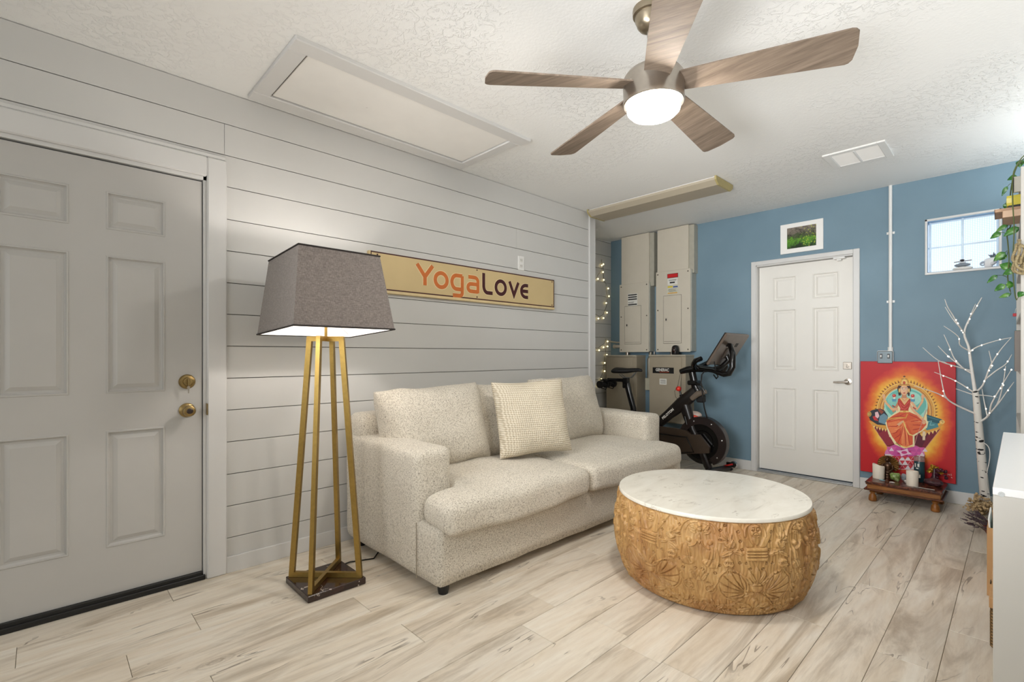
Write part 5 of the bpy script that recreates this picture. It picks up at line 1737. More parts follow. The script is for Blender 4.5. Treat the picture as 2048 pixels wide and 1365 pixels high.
line([(530, 690), (560, 780), (600, 850), (640, 862)], [10, 16, 16, 12], GOLD2); line([(330, 690), (400, 668), (480, 655), (560, 660), (580, 610)], 13, GOLD); line([(440, 955), (480, 975), (560, 1004), (640, 985)], 14, GOLD2); line([(450, 950), (500, 990)], 8, (80, 120, 84))
shape([(455, 735), (520, 690), (535, 705), (480, 755)], SKIN)
# body, arms, jewels
line([(490, 455), (430, 570), (405, 590)], [30, 28, 26], SKIN2); line([(470, 560), (400, 560), (330, 490), (300, 430)], [30, 32, 26, 20], SKIN); oval(300, 410, 18, 26, SKIN)
line([(610, 450), (690, 560), (745, 470), (752, 420)], [30, 34, 26, 20], SKIN); oval(752, 408, 18, 26, SKIN)
line([(600, 500), (655, 580), (740, 660), (765, 700)], [30, 30, 26, 22], SKIN); oval(766, 708, 20, 22, SKIN)
for x, y in ((418, 525), (660, 545)): line([(x - 16, y - 10), (x + 16, y + 12)], 12, (190, 44, 40))
for x, y in ((320, 470), (750, 455), (735, 655)): line([(x - 14, y), (x + 14, y - 4)], 8, GOLD2)
shape([(470, 440), (510, 420), (575, 420), (615, 440), (612, 500), (590, 560), (596, 592), (490, 592), (498, 550), (466, 500)], SARI2)
for ln in ([(480, 480), (540, 530), (600, 470)], [(500, 540), (550, 560), (590, 530)], [(490, 500), (520, 560)]): line(ln, [5, 9, 5], (226, 96, 84))
shape([(488, 430), (520, 418), (570, 418), (600, 432), (545, 500)], SKIN); line([(495, 430), (545, 505), (600, 430)], 9, GOLD2); line([(510, 425), (546, 462), (582, 425)], 8, GOLD); line([(492, 585), (596, 585)], 20, GOLD2); oval(545, 586, 16, 14, GOLD)
oval(540, 322, 78, 70, (60, 22, 22)); shape([(470, 340), (500, 340), (505, 400), (475, 400)], (44, 18, 20)); shape([(580, 340), (606, 340), (604, 402), (585, 402)], (44, 18, 20))
shape([(516, 380), (568, 380), (572, 428), (512, 428)], SKIN2)
oval(541, 335, 47, 60, SKIN); oval(530, 325, 30, 40, (240, 198, 160)); oval(485, 340, 8, 26, GOLD2); oval(598, 340, 8, 26, GOLD2)
for x in (521, 562): oval(x, 322, 11, 5.5, (250, 246, 236)); oval(x, 322, 5, 5, (40, 20, 20)); line([(x - 13, 312), (x, 306), (x + 13, 311)], 4, (50, 24, 20))
line([(541, 322), (538, 348), (548, 352)], 4, SKIN2); oval(542, 369, 13, 6, (190, 50, 54)); oval(541, 302, 4, 5, (190, 30, 40))
shape([(482, 285), (600, 285), (590, 240), (575, 205), (545, 170), (510, 205), (494, 240)], GOLD); shape([(500, 275), (585, 275), (570, 225), (545, 195), (518, 225)], GOLD2); oval(542, 250, 16, 18, (200, 84, 52)); line([(490, 270), (598, 270)], 7, DGOLD); line([(508, 208), (578, 208)], 6, DGOLD); oval(543, 178, 14, 10, (120, 66, 40))
for x in (424, 640): oval(x, 402, 22, 20, (206, 60, 56)); oval(x - 4, 396, 9, 8, (240, 130, 110)); line([(x, 420), (x + 4, 445)], 24, (238, 236, 214)); shape([(x - 26, 440), (x + 26, 440), (x + 20, 470), (x - 22, 470)], (92, 158, 190))
line([(790, 560), (742, 720), (690, 860), (660, 975)], 6, (214, 150, 140))
line([(1020, 1296), (1030, 1308), (1018, 1314)], 5, (240, 214, 206)); line([(1040, 1300), (1040, 1316)], 4, (240, 214, 206)); line([(1052, 1300), (1062, 1300), (1054, 1316), (1066, 1314)], 4, (240, 214, 206)); line([(1058, 1334), (1070, 1346)], 6, (240, 224, 216))
po = pm.build('painted_picture', paint.m, pt, fix=False)

# ---- low altar table and what stands on it
AX0, AX1, AY0, AY1, AZ = -.853, -.382, 4.748, 5.115, .159
al = thing('altar_table', (-.618, 4.93, 0), 'low dark carved wooden altar table under the red painting', 'table')
dw = m_wood('dark_carved_wood', (52, 26, 14), (92, 50, 26), (134, 80, 42), (2, 14, 14), 4, .3, .3)
ow = m_wood('honey_wood', (96, 56, 22), (138, 86, 36), (166, 110, 54), (2, 14, 14), 4, .35, .2)
tt = NT('worn_painted_top')
vt = tt.coord((1, 1, 1))
tt.set(tt.ramp(tt.noise(vt, 34, 5.0, .65), [(.35, lin((44, 20, 14))), (.52, lin((88, 44, 30))), (.62, lin((130, 74, 50))), (.7, lin((128, 124, 110)))]), .25, 0, .5)
tt.bump(tt.noise(vt, 60, 3.0), .4, .002)
m = MB(); m.box(AX0, AX1, AY0, AY1, AZ - .018, AZ, .006); m.build('top', tt.m, al)
m = MB(); m.box(AX0 + .012, AX1 - .012, AY0 + .012, AY1 - .012, .098, AZ - .016, .004); m.build('apron', ow, al)
m = MB(); m.box(AX0 - .008, AX1 + .004, AY0 - .006, AY1 + .006, .088, .101, .005); m.build('lower_moulding', dw, al)
m = MB(); m.box(AX0 + .004, AX1 - .004, AY0 + .004, AY1 - .004, AZ - .026, AZ - .017, .003); m.build('upper_moulding', dw, al)
for x in (AX0 + .045, AX1 - .045):
    for y in (AY0 + .04, AY1 - .04):
        m = MB(); m.lathe([(.022, .001), (.027, .006), (.028, .02), (.024, .045), (.015, .06), (.013, .064), (.021, .068), (.022, .076), (.016, .08), (.018, .09)], 18, (x, y, 0)); m.build('leg', ow, al, angle=40)

wax = m_plain('ivory_wax', (236, 226, 210), .5, 0, .02, 12)


def candle(label, cx, cy, r, h, sway):
    t = thing('pillar_candle', (cx, cy, AZ), label, 'candle', 'white candles on the altar table')
    m = MB(); n = 28
    rings = []
    for rad, z, amp in ((r * .98, AZ + .0005, 0), (r, AZ + .004, 0), (r, AZ + h * .5, 0), (r * 1.02, AZ + h - .004, 1), (r * .98, AZ + h, 1), (r * .86, AZ + h - .002, 1), (r * .8, AZ + h - .012, .4), (r * .1, AZ + h - .018, 0)):
        rings.append([(cx + rad * math.cos(2 * PI * k / n), cy + rad * math.sin(2 * PI * k / n), z + amp * sway * math.cos(2 * PI * k / n + 2.6) + amp * .25 * sway * math.sin(6 * PI * k / n)) for k in range(n)])
    m.rings(rings); m.build('wax', wax, t, angle=50)
    m = MB(); m.tube([(cx, cy, AZ + h - .019), (cx + .001, cy, AZ + h - .005)], .0012, 6); m.build('wick', M['black_rubber'], t)


candle('slumped white pillar candle on the altar table corner next to the door', -.792, 4.93, .040, .108, .012)
candle('white pillar candle with a level rim in front of the dark jar candle', -.566, 4.835, .0375, .114, .001)
bz = m_plain('dark_bronze', (74, 50, 32), .3, .6, .3, 60)
bd = thing('meditating_statue', (-.745, 5.01, AZ), 'small bronze seated meditating statue before a fan-shaped halo', 'statue')
m = MB()
m.lathe([(.038, AZ), (.042, AZ + .008), (.034, AZ + .018), (.04, AZ + .028), (.036, AZ + .038)], 20, (-.745, 5.0, 0))
m.sphere((-.745, 4.992, AZ + .05), .046, .03, .018, 18, 10)
m.rings([[(-.745 + rx * math.cos(2 * PI * k / 16), 5.0 + ry * math.sin(2 * PI * k / 16), z) for k in range(16)] for rx, ry, z in ((.026, .02, AZ + .045), (.024, .018, AZ + .07), (.03, .02, AZ + .095), (.034, .018, AZ + .108), (.02, .014, AZ + .118), (.0085, .0085, AZ + .122), (.0085, .0085, AZ + .132))])
m.sphere((-.745, 4.998, AZ + .148), .0175, .018, .021, 16, 10); m.sphere((-.745, 5.0, AZ + .171), .008, .008, .009, 10, 8)
for s_ in (-1, 1):
    m.tube([(-.745 + s_ * .032, 5.0, AZ + .104), (-.745 + s_ * .038, 4.992, AZ + .078), (-.745 + s_ * .022, 4.975, AZ + .062), (-.745 + s_ * .004, 4.97, AZ + .06)], [.0095, .009, .0075, .006], 10)
    m.sphere((-.745 + s_ * .0175, 5.0, AZ + .146), .003, .004, .009, 8, 6)
m.build('figure', bz, bd)
m = MB()
nb = 17
hal = m_plain('aged_gold_fan', (128, 92, 46), .35, .6, .25, 40)
for i in range(nb):
    a0 = R(-50 + 280 * i / nb); a1 = R(-50 + 280 * (i + 1) / nb); am = (a0 + a1) / 2
    c0 = (-.745, 5.035, AZ + .105)
    pts = []
    for rr_, yy in ((.02, 0), (.068, 0)):
        for a_, dy in ((a0, .003), (am, -.003), (a1, .003)): pts.append((c0[0] + rr_ * math.cos(a_), c0[1] + dy, c0[2] + rr_ * math.sin(a_)))
    back = [(p[0], 5.042, p[2]) for p in pts]
    m.add(pts + back, [(0, 3, 4, 1), (1, 4, 5, 2), (6, 7, 10, 9), (7, 8, 11, 10), (3, 9, 10, 4), (4, 10, 11, 5), (0, 1, 7, 6), (1, 2, 8, 7), (0, 6, 9, 3), (2, 5, 11, 8)])
m.tube([(-.745 + .069 * math.cos(R(-50 + 280 * i / 30)), 5.037, AZ + .105 + .069 * math.sin(R(-50 + 280 * i / 30))) for i in range(31)], .003, 6)
m.box(-.757, -.733, 5.03, 5.045, AZ + .0005, AZ + .09, .003)
m.build('halo', hal, bd)


def rock(mb, c, r, seed, sz=(1, 1, 1), facets=True):
    rnd = random.Random(seed)
    bm = bmesh.new()
    bmesh.ops.create_icosphere(bm, subdivisions=2, radius=1)
    ax = [Vector((rnd.gauss(0, 1), rnd.gauss(0, 1), rnd.gauss(0, 1))).normalized() for _ in range(9)]
    for v in bm.verts:
        p = v.co.copy()
        for a in ax:
            d = p.dot(a)
            if d > .72: p -= a * (d - .72)
        p *= 1 + .12 * mnoise.noise(p * 2 + Vector((seed, 0, 0)))
        v.co = Vector((p.x * sz[0], p.y * sz[1], p.z * sz[2])) * r + Vector(c)
    zmin = min(v.co.z for v in bm.verts)
    vs = [tuple(v.co) for v in bm.verts]; fs = [tuple(x.index for x in f.verts) for f in bm.faces]
    bm.free()
    mb.add(vs, fs, not facets)
    return zmin


def stone(name, label, cat, c, r, seed, sz, mat, base, group=None):
    m = MB(); z = rock(m, (c[0], c[1], 0), r, seed, sz)
    m.v = [(p[0], p[1], p[2] - z + base) for p in m.v]
    return tag(m.build(name, mat, None, (c[0], c[1], base)), label, cat, group)


gr = NT('green_crystal'); gr.set(gr.ramp(gr.noise(gr.coord((1, 1, 1)), 45, 4.0, .65), [(.3, lin((72, 92, 42))), (.5, lin((124, 148, 76))), (.7, lin((196, 206, 160)))]), .3, 0, .5)
stone('green_stone', 'rough green crystal stone before the bronze statue', 'stone', (-.682, 4.915), .042, 3, (1.1, .9, .95), gr.m, AZ)
stone('grey_stone', 'small grey-blue stone between the green crystal and the candle', 'stone', (-.632, 4.96), .022, 8, (1, 1, 1.5), m_plain('grey_blue_stone', (148, 156, 160), .5, 0, .2, 40), AZ)
stone('white_stone', 'small white stone tucked behind the level candle', 'stone', (-.612, 4.9), .016, 12, (1, 1, .8), m_plain('milky_stone', (214, 206, 200), .4, 0, .1, 40), AZ)
stone('blue_stone', 'flat pale blue stone in front of the slumped candle', 'stone', (-.758, 4.86), .017, 5, (1.3, .9, .25), m_plain('pale_blue_stone', (146, 188, 196), .35, 0, .1, 30), AZ)
stone('white_shell', 'tiny white shell near the altar table front edge', 'shell', (-.69, 4.825), .015, 21, (1.4, .8, .35), m_plain('shell_white', (222, 216, 212), .35, 0, .1, 30), AZ)
inc = MB(); inc.tube([(-.555, 4.79, AZ + .004), (-.43, 4.775, AZ + .004)], .0025, 6); tag(inc.build('incense_stick', m_plain('incense_grey', (190, 182, 170), .7), None, (-.49, 4.78, AZ)), 'pale incense stick lying along the altar table front edge', 'incense')
jc = thing('jar_candle', (-.545, 5.03, AZ), 'tall dark teal glass jar candle with white print', 'candle')
m = MB(); m.lathe([(.0001, AZ + .0005), (.032, AZ + .0005), (.035, AZ + .006), (.035, AZ + .158), (.033, AZ + .164), (.0001, AZ + .164)], 28, (-.545, 5.03, 0)); m.build('label_wrap', m_plain('dark_teal_label', (34, 66, 74), .3, 0, .25, 30), jc, angle=40)
gl = NT('clear_candle_glass'); gl.set(lin((236, 226, 222)), .05); gl.b.inputs['Transmission Weight'].default_value = .85
m = MB(); m.lathe([(.033, AZ + .165), (.0352, AZ + .17), (.0352, AZ + .198), (.033, AZ + .2), (.0325, AZ + .198), (.031, AZ + .168)], 28, (-.545, 5.03, 0)); m.build('glass_rim', gl.m, jc, angle=40)
for bx in ([(-.014, .118, .010, .03), (.006, .122, .012, .024), (-.004, .105, .016, .008)], [(-.022, .04, .012, .022), (-.004, .044, .008, .018), (.012, .036, .013, .026), (-.012, .066, .03, .004)]):
    m = MB()
    for u, z, w_, h_ in bx:
        a0, a1 = -PI / 2 - .42 + u / .035, -PI / 2 - .42 + (u + w_) / .035
        vs = []
        for a in (a0, (a0 + a1) / 2, a1): vs += [(-.545 + .0355 * math.cos(a), 5.03 + .0355 * math.sin(a), AZ + z), (-.545 + .0355 * math.cos(a), 5.03 + .0355 * math.sin(a), AZ + z + h_)]
        m.add(vs, [(0, 2, 3, 1), (2, 4, 5, 3)])
    m.build('white_print', lab_w, jc)
stone('dark_geode', 'dark purple-brown crystal cluster at the painting-signature end of the altar', 'stone', (-.445, 4.95), .052, 31, (1.35, .9, .62), m_plain('geode_purple', (70, 42, 48), .3, 0, .5, 60), AZ)
gd = thing('gold_figurine', (-.455, 5.045, AZ), 'small gold leafy figurine behind the dark crystal cluster', 'figurine')
gm = m_plain('worn_gold_leaf', (190, 148, 50), .3, .6, .3, 60)
m = MB(); m.lathe([(.04, AZ + .0005), (.045, AZ + .012), (.03, AZ + .03), (.016, AZ + .06), (.013, AZ + .11), (.0001, AZ + .13)], 14, (-.455, 5.045, 0)); m.build('stem', m_plain('dark_plum', (64, 30, 40), .35), gd)
rg = random.Random(4)
m = MB()
for i in range(34):
    a = rg.uniform(0, 2 * PI); e = rg.uniform(-.3, 1.2)
    c0 = Vector((-.452, 5.035, AZ + .10)); d = Vector((math.cos(a) * math.cos(e), math.sin(a) * math.cos(e) * .6, math.sin(e)))
    p = c0 + d * rg.uniform(.01, .025); q_ = c0 + d * rg.uniform(.04, .058)
    s_ = d.cross(Vector((rg.gauss(0, 1), rg.gauss(0, 1), rg.gauss(0, 1)))).normalized() * rg.uniform(.009, .016)
    mid = (p + q_) / 2 + d.cross(s_).normalized() * .004
    m.add([tuple(p), tuple(mid + s_), tuple(q_), tuple(mid - s_), tuple(mid + d.cross(s_).normalized() * .003)], [(0, 1, 4), (1, 2, 4), (2, 3, 4), (3, 0, 4), (0, 3, 2, 1)])
o = m.build('leaves', gm, gd); o['kind'] = 'stuff'
m = MB()
for i in range(16):
    a = rg.uniform(0, 2 * PI); c0 = Vector((-.415, 5.03, AZ + .085)) + Vector((math.cos(a) * .03, math.sin(a) * .02, rg.uniform(-.035, .04)))
    rock(m, c0, .013, 50 + i, (1, 1, .8))
o = m.build('plum_petals', m_plain('plum_petal', (70, 24, 40), .35, 0, .3, 40), gd); o['kind'] = 'stuff'

# ---- white twig tree with little lights
tree = thing('birch_twig_tree', (-.18, 5.06, 0), 'white lit birch twig tree standing in front of the blue wall', 'artificial tree')
wbk = m_plain('white_twig_bark', (236, 232, 226), .6, 0, .02, 30)
tbk = NT('birch_trunk_bark')
vb_ = tbk.coord((1, 1, .75))
bl_ = tbk.math('GREATER_THAN', tbk.noise(tbk.coord((1, 1, 2.4)), 17, 2.0, .5), .635)
tbk.set(tbk.mix(bl_, lin((232, 228, 220)), lin((24, 22, 22))), .6)
m = MB(); m.box(-.273, -.11, 5.0, 5.15, .001, .014, .003); m.build('base_plate', M['white_plastic'], tree)
trunk = [(-.166, 5.085, .012), (-.172, 5.05, .125), (-.183, 5.02, .305), (-.193, 4.99, .5), (-.203, 4.97, .667), (-.211, 4.96, .806), (-.219, 4.96, .904)]
m = MB(); m.tube(trunk, [.031, .029, .027, .025, .023, .021, .019], 14); m.build('trunk', tbk.m, tree)
BR = [
    ([(-0.219, 4.96, 0.89), (-0.232, 4.96, 1.002), (-0.245, 4.96, 1.129), (-0.255, 4.96, 1.228), (-0.279, 4.96, 1.328), (-0.255, 4.96, 1.426), (-0.219, 4.96, 1.509), (-0.184, 4.96, 1.59)], .0125, .0028),
    ([(-0.279, 4.96, 1.328), (-0.304, 4.9, 1.384), (-0.337, 4.85, 1.467), (-0.36, 4.8, 1.522), (-0.374, 4.78, 1.578)], .006, .002),
    ([(-0.295, 4.93, 1.363), (-0.341, 4.9, 1.442), (-0.38, 4.88, 1.529)], .004, .002),
    ([(-0.258, 4.955, 1.40), (-0.24, 4.93, 1.47), (-0.215, 4.9, 1.54)], .004, .002),
    ([(-0.254, 4.96, 1.2), (-0.299, 4.9, 1.242), (-0.306, 4.85, 1.305), (-0.381, 4.8, 1.383)], .005, .002),
    ([(-0.236, 4.96, 1.03), (-0.285, 4.93, 1.072), (-0.33, 4.9, 1.143), (-0.354, 4.86, 1.228), (-0.382, 4.82, 1.32)], .006, .002),
    ([(-0.285, 4.93, 1.072), (-0.362, 4.9, 1.157), (-0.418, 4.86, 1.236)], .0045, .002),
    ([(-0.24, 4.96, 1.051), (-0.329, 4.88, 1.087), (-0.413, 4.8, 1.129), (-0.494, 4.74, 1.224)], .0055, .002),
    ([(-0.206, 4.96, 0.728), (-0.309, 4.9, 0.789), (-0.368, 4.84, 0.846), (-0.385, 4.78, 0.933), (-0.408, 4.75, 1.122)], .0075, .002),
    ([(-0.408, 4.75, 1.122), (-0.375, 4.76, 1.115), (-0.34, 4.78, 1.09)], .0025, .002),
    ([(-0.368, 4.84, 0.846), (-0.427, 4.78, 0.888), (-0.539, 4.7, 0.936)], .005, .002),
    ([(-0.219, 4.96, 0.883), (-0.321, 4.92, 0.972), (-0.44, 4.86, 1.038)], .0055, .002),
    ([(-0.219, 4.96, 0.869), (-0.323, 4.92, 0.915)], .0045, .002),
    ([(-0.253, 4.96, 1.186), (-0.208, 4.94, 1.227), (-0.109, 4.92, 1.27), (-0.03, 4.9, 1.291)], .0055, .002),
    ([(-0.217, 4.96, 0.895), (-0.177, 4.92, 0.95), (-0.137, 4.88, 1.09), (-0.088, 4.84, 1.198), (-0.032, 4.82, 1.289)], .0065, .002),
    ([(-0.142, 4.88, 1.07), (-0.129, 4.88, 1.09), (-0.144, 4.86, 1.198)], .004, .002),
    ([(-0.165, 4.91, 0.991), (-0.109, 4.9, 1.055), (-0.06, 4.88, 1.104), (-0.03, 4.84, 1.171)], .005, .002),
    ([(-0.203, 4.965, 0.669), (-0.148, 4.93, 0.73), (-0.132, 4.88, 0.818), (-0.088, 4.84, 0.931), (-0.032, 4.8, 1.066)], .0075, .002),
    ([(-0.16, 4.94, 0.715), (-0.103, 4.9, 0.818), (-0.074, 4.86, 0.957), (-0.06, 4.84, 1.091)], .0055, .002),
    ([(-0.158, 4.93, 0.72), (-0.099, 4.9, 0.819), (-0.051, 4.86, 0.918), (-0.02, 4.82, 0.981)], .005, .002),
    ([(-0.155, 4.93, 0.73), (-0.173, 4.95, 0.838), (-0.184, 4.97, 0.92)], .0045, .002),
    ([(-0.216, 4.955, 0.873), (-0.16, 4.9, 0.875), (-0.103, 4.88, 0.867)], .004, .002),
    ([(-0.19, 4.99, .53), (-0.15, 4.96, .50), (-0.142, 4.94, 0.422), (-0.161, 4.94, 0.268), (-0.146, 4.97, 0.16)], .003, .0025),
]


def smooth_path(P, k=4):
    P = [Vector(p) for p in P]
    out = []
    for i in range(len(P) - 1):
        p0, p1, p2, p3 = P[max(0, i - 1)], P[i], P[i + 1], P[min(len(P) - 1, i + 2)]
        for j in range(k):
            t = j / k
            out.append(.5 * ((2 * p1) + (p2 - p0) * t + (2 * p0 - 5 * p1 + 4 * p2 - p3) * t * t + (3 * p1 - p0 - 3 * p2 + p3) * t ** 3))
    out.append(P[-1])
    return out


allp = []
for pts, r0, r1 in BR:
    sp_p = smooth_path(pts)
    allp += sp_p
    m = MB(); n = len(sp_p); m.tube([tuple(p) for p in sp_p], [r0 + (r1 - r0) * i / (n - 1) for i in range(n)], 7); m.build('branch', wbk, tree)
LEDS = [(-0.323, 1.434), (-0.314, 1.405), (-0.306, 1.348), (-0.283, 1.34), (-0.245, 1.472), (-0.192, 1.517), (-0.232, 1.432), (-0.309, 1.292), (-0.341, 1.2), (-0.362, 1.154), (-0.32, 1.122), (-0.343, 1.075), (-0.405, 0.999), (-0.335, 0.975), (-0.389, 0.906), (-0.084, 1.275), (-0.094, 1.181), (-0.128, 1.092), (-0.147, 1.051), (-0.179, 0.969), (-0.135, 0.97), (-0.051, 1.113), (-0.06, 1.074), (-0.079, 0.969), (-0.035, 1.064), (-0.054, 0.959), (-0.046, 0.91), (-0.115, 0.881), (-0.172, 0.775), (-0.137, 0.741), (-0.222, 1.199), (-0.276, 1.045), (-0.249, 0.92), (-0.21, 0.838), (-0.268, 1.171), (-0.182, 1.233), (-0.367, 1.157), (-0.086, 0.928), (-0.405, 0.847)]
M['led'] = m_emit('twig_light_glow', (255, 246, 232), 1.6)
ledm = None
for x, z in LEDS:
    near = min(allp, key=lambda p: (p.x - x) ** 2 + (p.z - z) ** 2)
    loc_ = (near.x + random.uniform(-.004, .004), near.y - .006, near.z + random.uniform(-.003, .003))
    if ledm is None:
        m = MB(); m.sphere((0, 0, 0), .0046, .0046, .006, 9, 6); o = m.build('twig_light', M['led'], tree, local=True); ledm = o.data
    else: o = link('twig_light', ledm, tree)
    o.location = (loc_[0] - tree.location.x, loc_[1] - tree.location.y, loc_[2] - tree.location.z)

# dried flowers round its foot
rd = random.Random(9)


def dried(name, label, cx, cy, n, spread, hmin, hmax, headr, colr, stemc, dirx=0.0, head='ball'):
    t = thing(name, (cx, cy, 0), label, 'dried flowers')
    st_, hd = MB(), MB()
    for i in range(n):
        a = rd.uniform(0, 2 * PI); s_ = spread * math.sqrt(rd.random()); h_ = rd.uniform(hmin, hmax)
        e = Vector((cx + s_ * math.cos(a) + dirx * h_, cy + s_ * math.sin(a), h_ * (1 - .5 * (s_ / spread) ** 2)))
        b_ = Vector((cx + .2 * s_ * math.cos(a), cy + .2 * s_ * math.sin(a), .004))
        mid = (b_ + e) / 2 + Vector((0, 0, .02))
        st_.tube([tuple(b_), tuple(mid), tuple(e)], .0012, 4, False)
        if head == 'ball':
            for q_ in range(3): rock(hd, e + Vector((rd.gauss(0, .006), rd.gauss(0, .006), rd.gauss(0, .005))), headr * rd.uniform(.7, 1.2), i * 3 + q_, (1, 1, 1))
        else:
            d = (e - mid).normalized()
            for q_ in range(5): rock(hd, e + d * (q_ - 2) * headr * 1.1, headr * (1 - .12 * q_), i * 5 + q_, (1, 1, 1))
    o = st_.build('stems', stemc, t); o['kind'] = 'stuff'
    o = hd.build('flower_heads', colr, t); o['kind'] = 'stuff'
    return t


dried('dried_flowers', 'tan dried flower bunch at the foot of the twig tree', -.185, 4.93, 95, .085, .05, .145, .0085, m_plain('tan_seed_heads', (190, 164, 124), .9, 0, .3, 60), m_plain('straw_stem', (150, 124, 84), .9))
lv = dried('dried_lavender', 'dark purple dried lavender bunch leaning from a red-brown pot', -.125, 4.45, 40, .07, .06, .14, .0065, m_plain('dusky_lavender', (84, 68, 74), .9, 0, .35, 60), m_plain('grey_stem', (104, 92, 80), .9), -.5, 'spike')
m = MB(); m.lathe([(.0001, .001), (.04, .001), (.05, .02), (.054, .05), (.045, .075), (.047, .08), (.043, .079), (.04, .06), (.0001, .055)], 22, (-.105, 4.45, 0)); m.build('pot', m_plain('red_brown_glaze', (112, 44, 32), .35, 0, .2, 20), lv, angle=40)
# ================================================================== on the window sill
SZ_ = WZ0 + .0065
def pebble(label, cx, cy, z0, rx, ry, rz, mat, seed):
    m = MB(); m.sphere((cx, cy, z0 + rz), rx, ry, rz, 22, 12)
    m.v = [tuple(wob(Vector(p), 22, .0022, seed)) for p in m.v]
    return tag(m.build('balancing_stone', mat, None, (cx, cy, z0)), label, 'stone', 'stones balanced on the window sill')


CX_, CY_ = -.302, YB + .03
pebble('large flat white stone at the bottom of the sill stack', CX_, CY_, SZ_ - .001, .060, .032, .0145, m_plain('white_pebble', (226, 224, 220), .6, 0, .04, 30), 1)
pebble('grey flat stone second in the sill stack', CX_ - .001, CY_, SZ_ + .026, .048, .028, .0145, m_plain('grey_pebble', (128, 138, 148), .6, 0, .08, 30), 2)
pebble('small white stone above the grey stone in the stack', CX_, CY_, SZ_ + .0535, .020, .016, .006, m_plain('white_pebble_small', (220, 220, 222), .6, 0, .04, 30), 3)
m = MB(); m.tube([(CX_ - .05, CY_ - .004, SZ_ + .066), (CX_ - .01, CY_, SZ_ + .069), (CX_ + .053, CY_, SZ_ + .073)], .003, 7); tag(m.build('driftwood_twig', m_plain('grey_driftwood', (86, 78, 76), .8), None, (CX_, CY_, SZ_ + .064)), 'thin grey twig balanced across the stone stack', 'twig')
pebble('small black stone on top of the sill stack', CX_ - .002, CY_, SZ_ + .0715, .0145, .012, .007, m_plain('black_pebble', (38, 34, 44), .5, 0, .1, 30), 4)
pp = thing('shell_planter', (-.135, YB + .028, SZ_), 'white shell-shaped planter holding a small succulent on the sill', 'planter')
m = MB()
rings = []
for i in range(15):
    u = i / 14; c0 = (-.182 + .075 * u, YB + .028, SZ_ + .024 + .03 * u)
    r_ = .012 + .026 * math.sin(PI * min(1, u * .75 + .12)) ** .8
    rings.append([(c0[0] + .3 * r_ * math.sin(a) * (1 if u > .5 else -1), c0[1] + r_ * math.cos(a), max(SZ_ + .0005, c0[2] + r_ * math.sin(a) * (1 + .06 * math.sin(9 * u)))) for a in [2 * PI * k / 20 for k in range(20)]])
m.rings(rings)
m.build('shell', m_plain('white_ceramic', (232, 232, 234), .4, 0, .02, 20), pp)
m = MB(); m.tube([(-.186 + .018 * math.cos(a) * (1 - a / 14), YB + .004, SZ_ + .03 + .018 * math.sin(a) * (1 - a / 14)) for a in [i * .5 for i in range(20)]], .0045, 7); m.build('shell_spiral', m_plain('shell_grey_edge', (168, 178, 192), .5), pp)
for i in range(9):
    a = R(20 + 140 * i / 8); ln = .034 + .012 * math.sin(i * 2.1)
    b_ = Vector((-.128, YB + .028, SZ_ + .072)); e = b_ + Vector((math.cos(a) * ln * .9, -.008 * math.sin(i * 3), math.sin(a) * ln))
    m = MB(); m.tube([tuple(b_), tuple((b_ * .5 + e * .5)), tuple(e)], [.004, .006, .0008], 6, True, .5); m.build('succulent_leaf', m_plain('dusky_succulent', (86, 96, 112), .5) if i == 0 else bpy.data.materials['dusky_succulent'], pp)
m = MB(); m.lathe([(.012, SZ_ + .06), (.016, SZ_ + .075), (.008, SZ_ + .08)], 12, (-.128, YB + .028, 0)); m.build('succulent_core', m_plain('succulent_green', (96, 130, 92), .5), pp)

# ================================================================== right-hand side: desk, boxes, bookshelf
dkk = thing('white_desk', (.25, 2.5, 0), 'white laminate desk seen end-on beside the bookshelf', 'desk')
DX0, DX1, DY0_, DY1_, DZ_ = -.047, .62, 1.824, 3.17, .814
m = MB(); m.box(DX0, DX1, DY0_, DY1_, DZ_ - .02, DZ_, .0015); m.build('desktop', M['cabinet_lit'], dkk)
m = MB(); m.box(DX0 + .0005, DX1, DY0_ + .0005, DY0_ + .0205, .001, DZ_ - .0202, .0012); ep = m.build('end_panel', M['cabinet_shaded'], dkk)
m = MB(); m.box(DX0 + .0005, DX1, DY1_ - .0205, DY1_ - .0005, .001, DZ_ - .0202, .0012); m.build('end_panel', M['cabinet_shaded'], dkk)
m = MB(); m.box(DX1 - .02, DX1, DY0_ + .02, DY1_ - .02, .25, DZ_ - .021); m.build('back_panel', M['cabinet_shaded'], dkk)
m = MB(); m.lathe([(.0068, -.0016), (.0068, 0), (.004, .0002)][::-1], 18, (-.0305, DY0_ + .0005, .7985), 'y'); m.lathe([(.003, -.0026), (.0032, -.0014)], 10, (-.0305, DY0_ + .0005, .7985), 'y'); m.build('screw_cap', m_plain('screw_cap_grey', (150, 152, 150), .3, .5), ep)

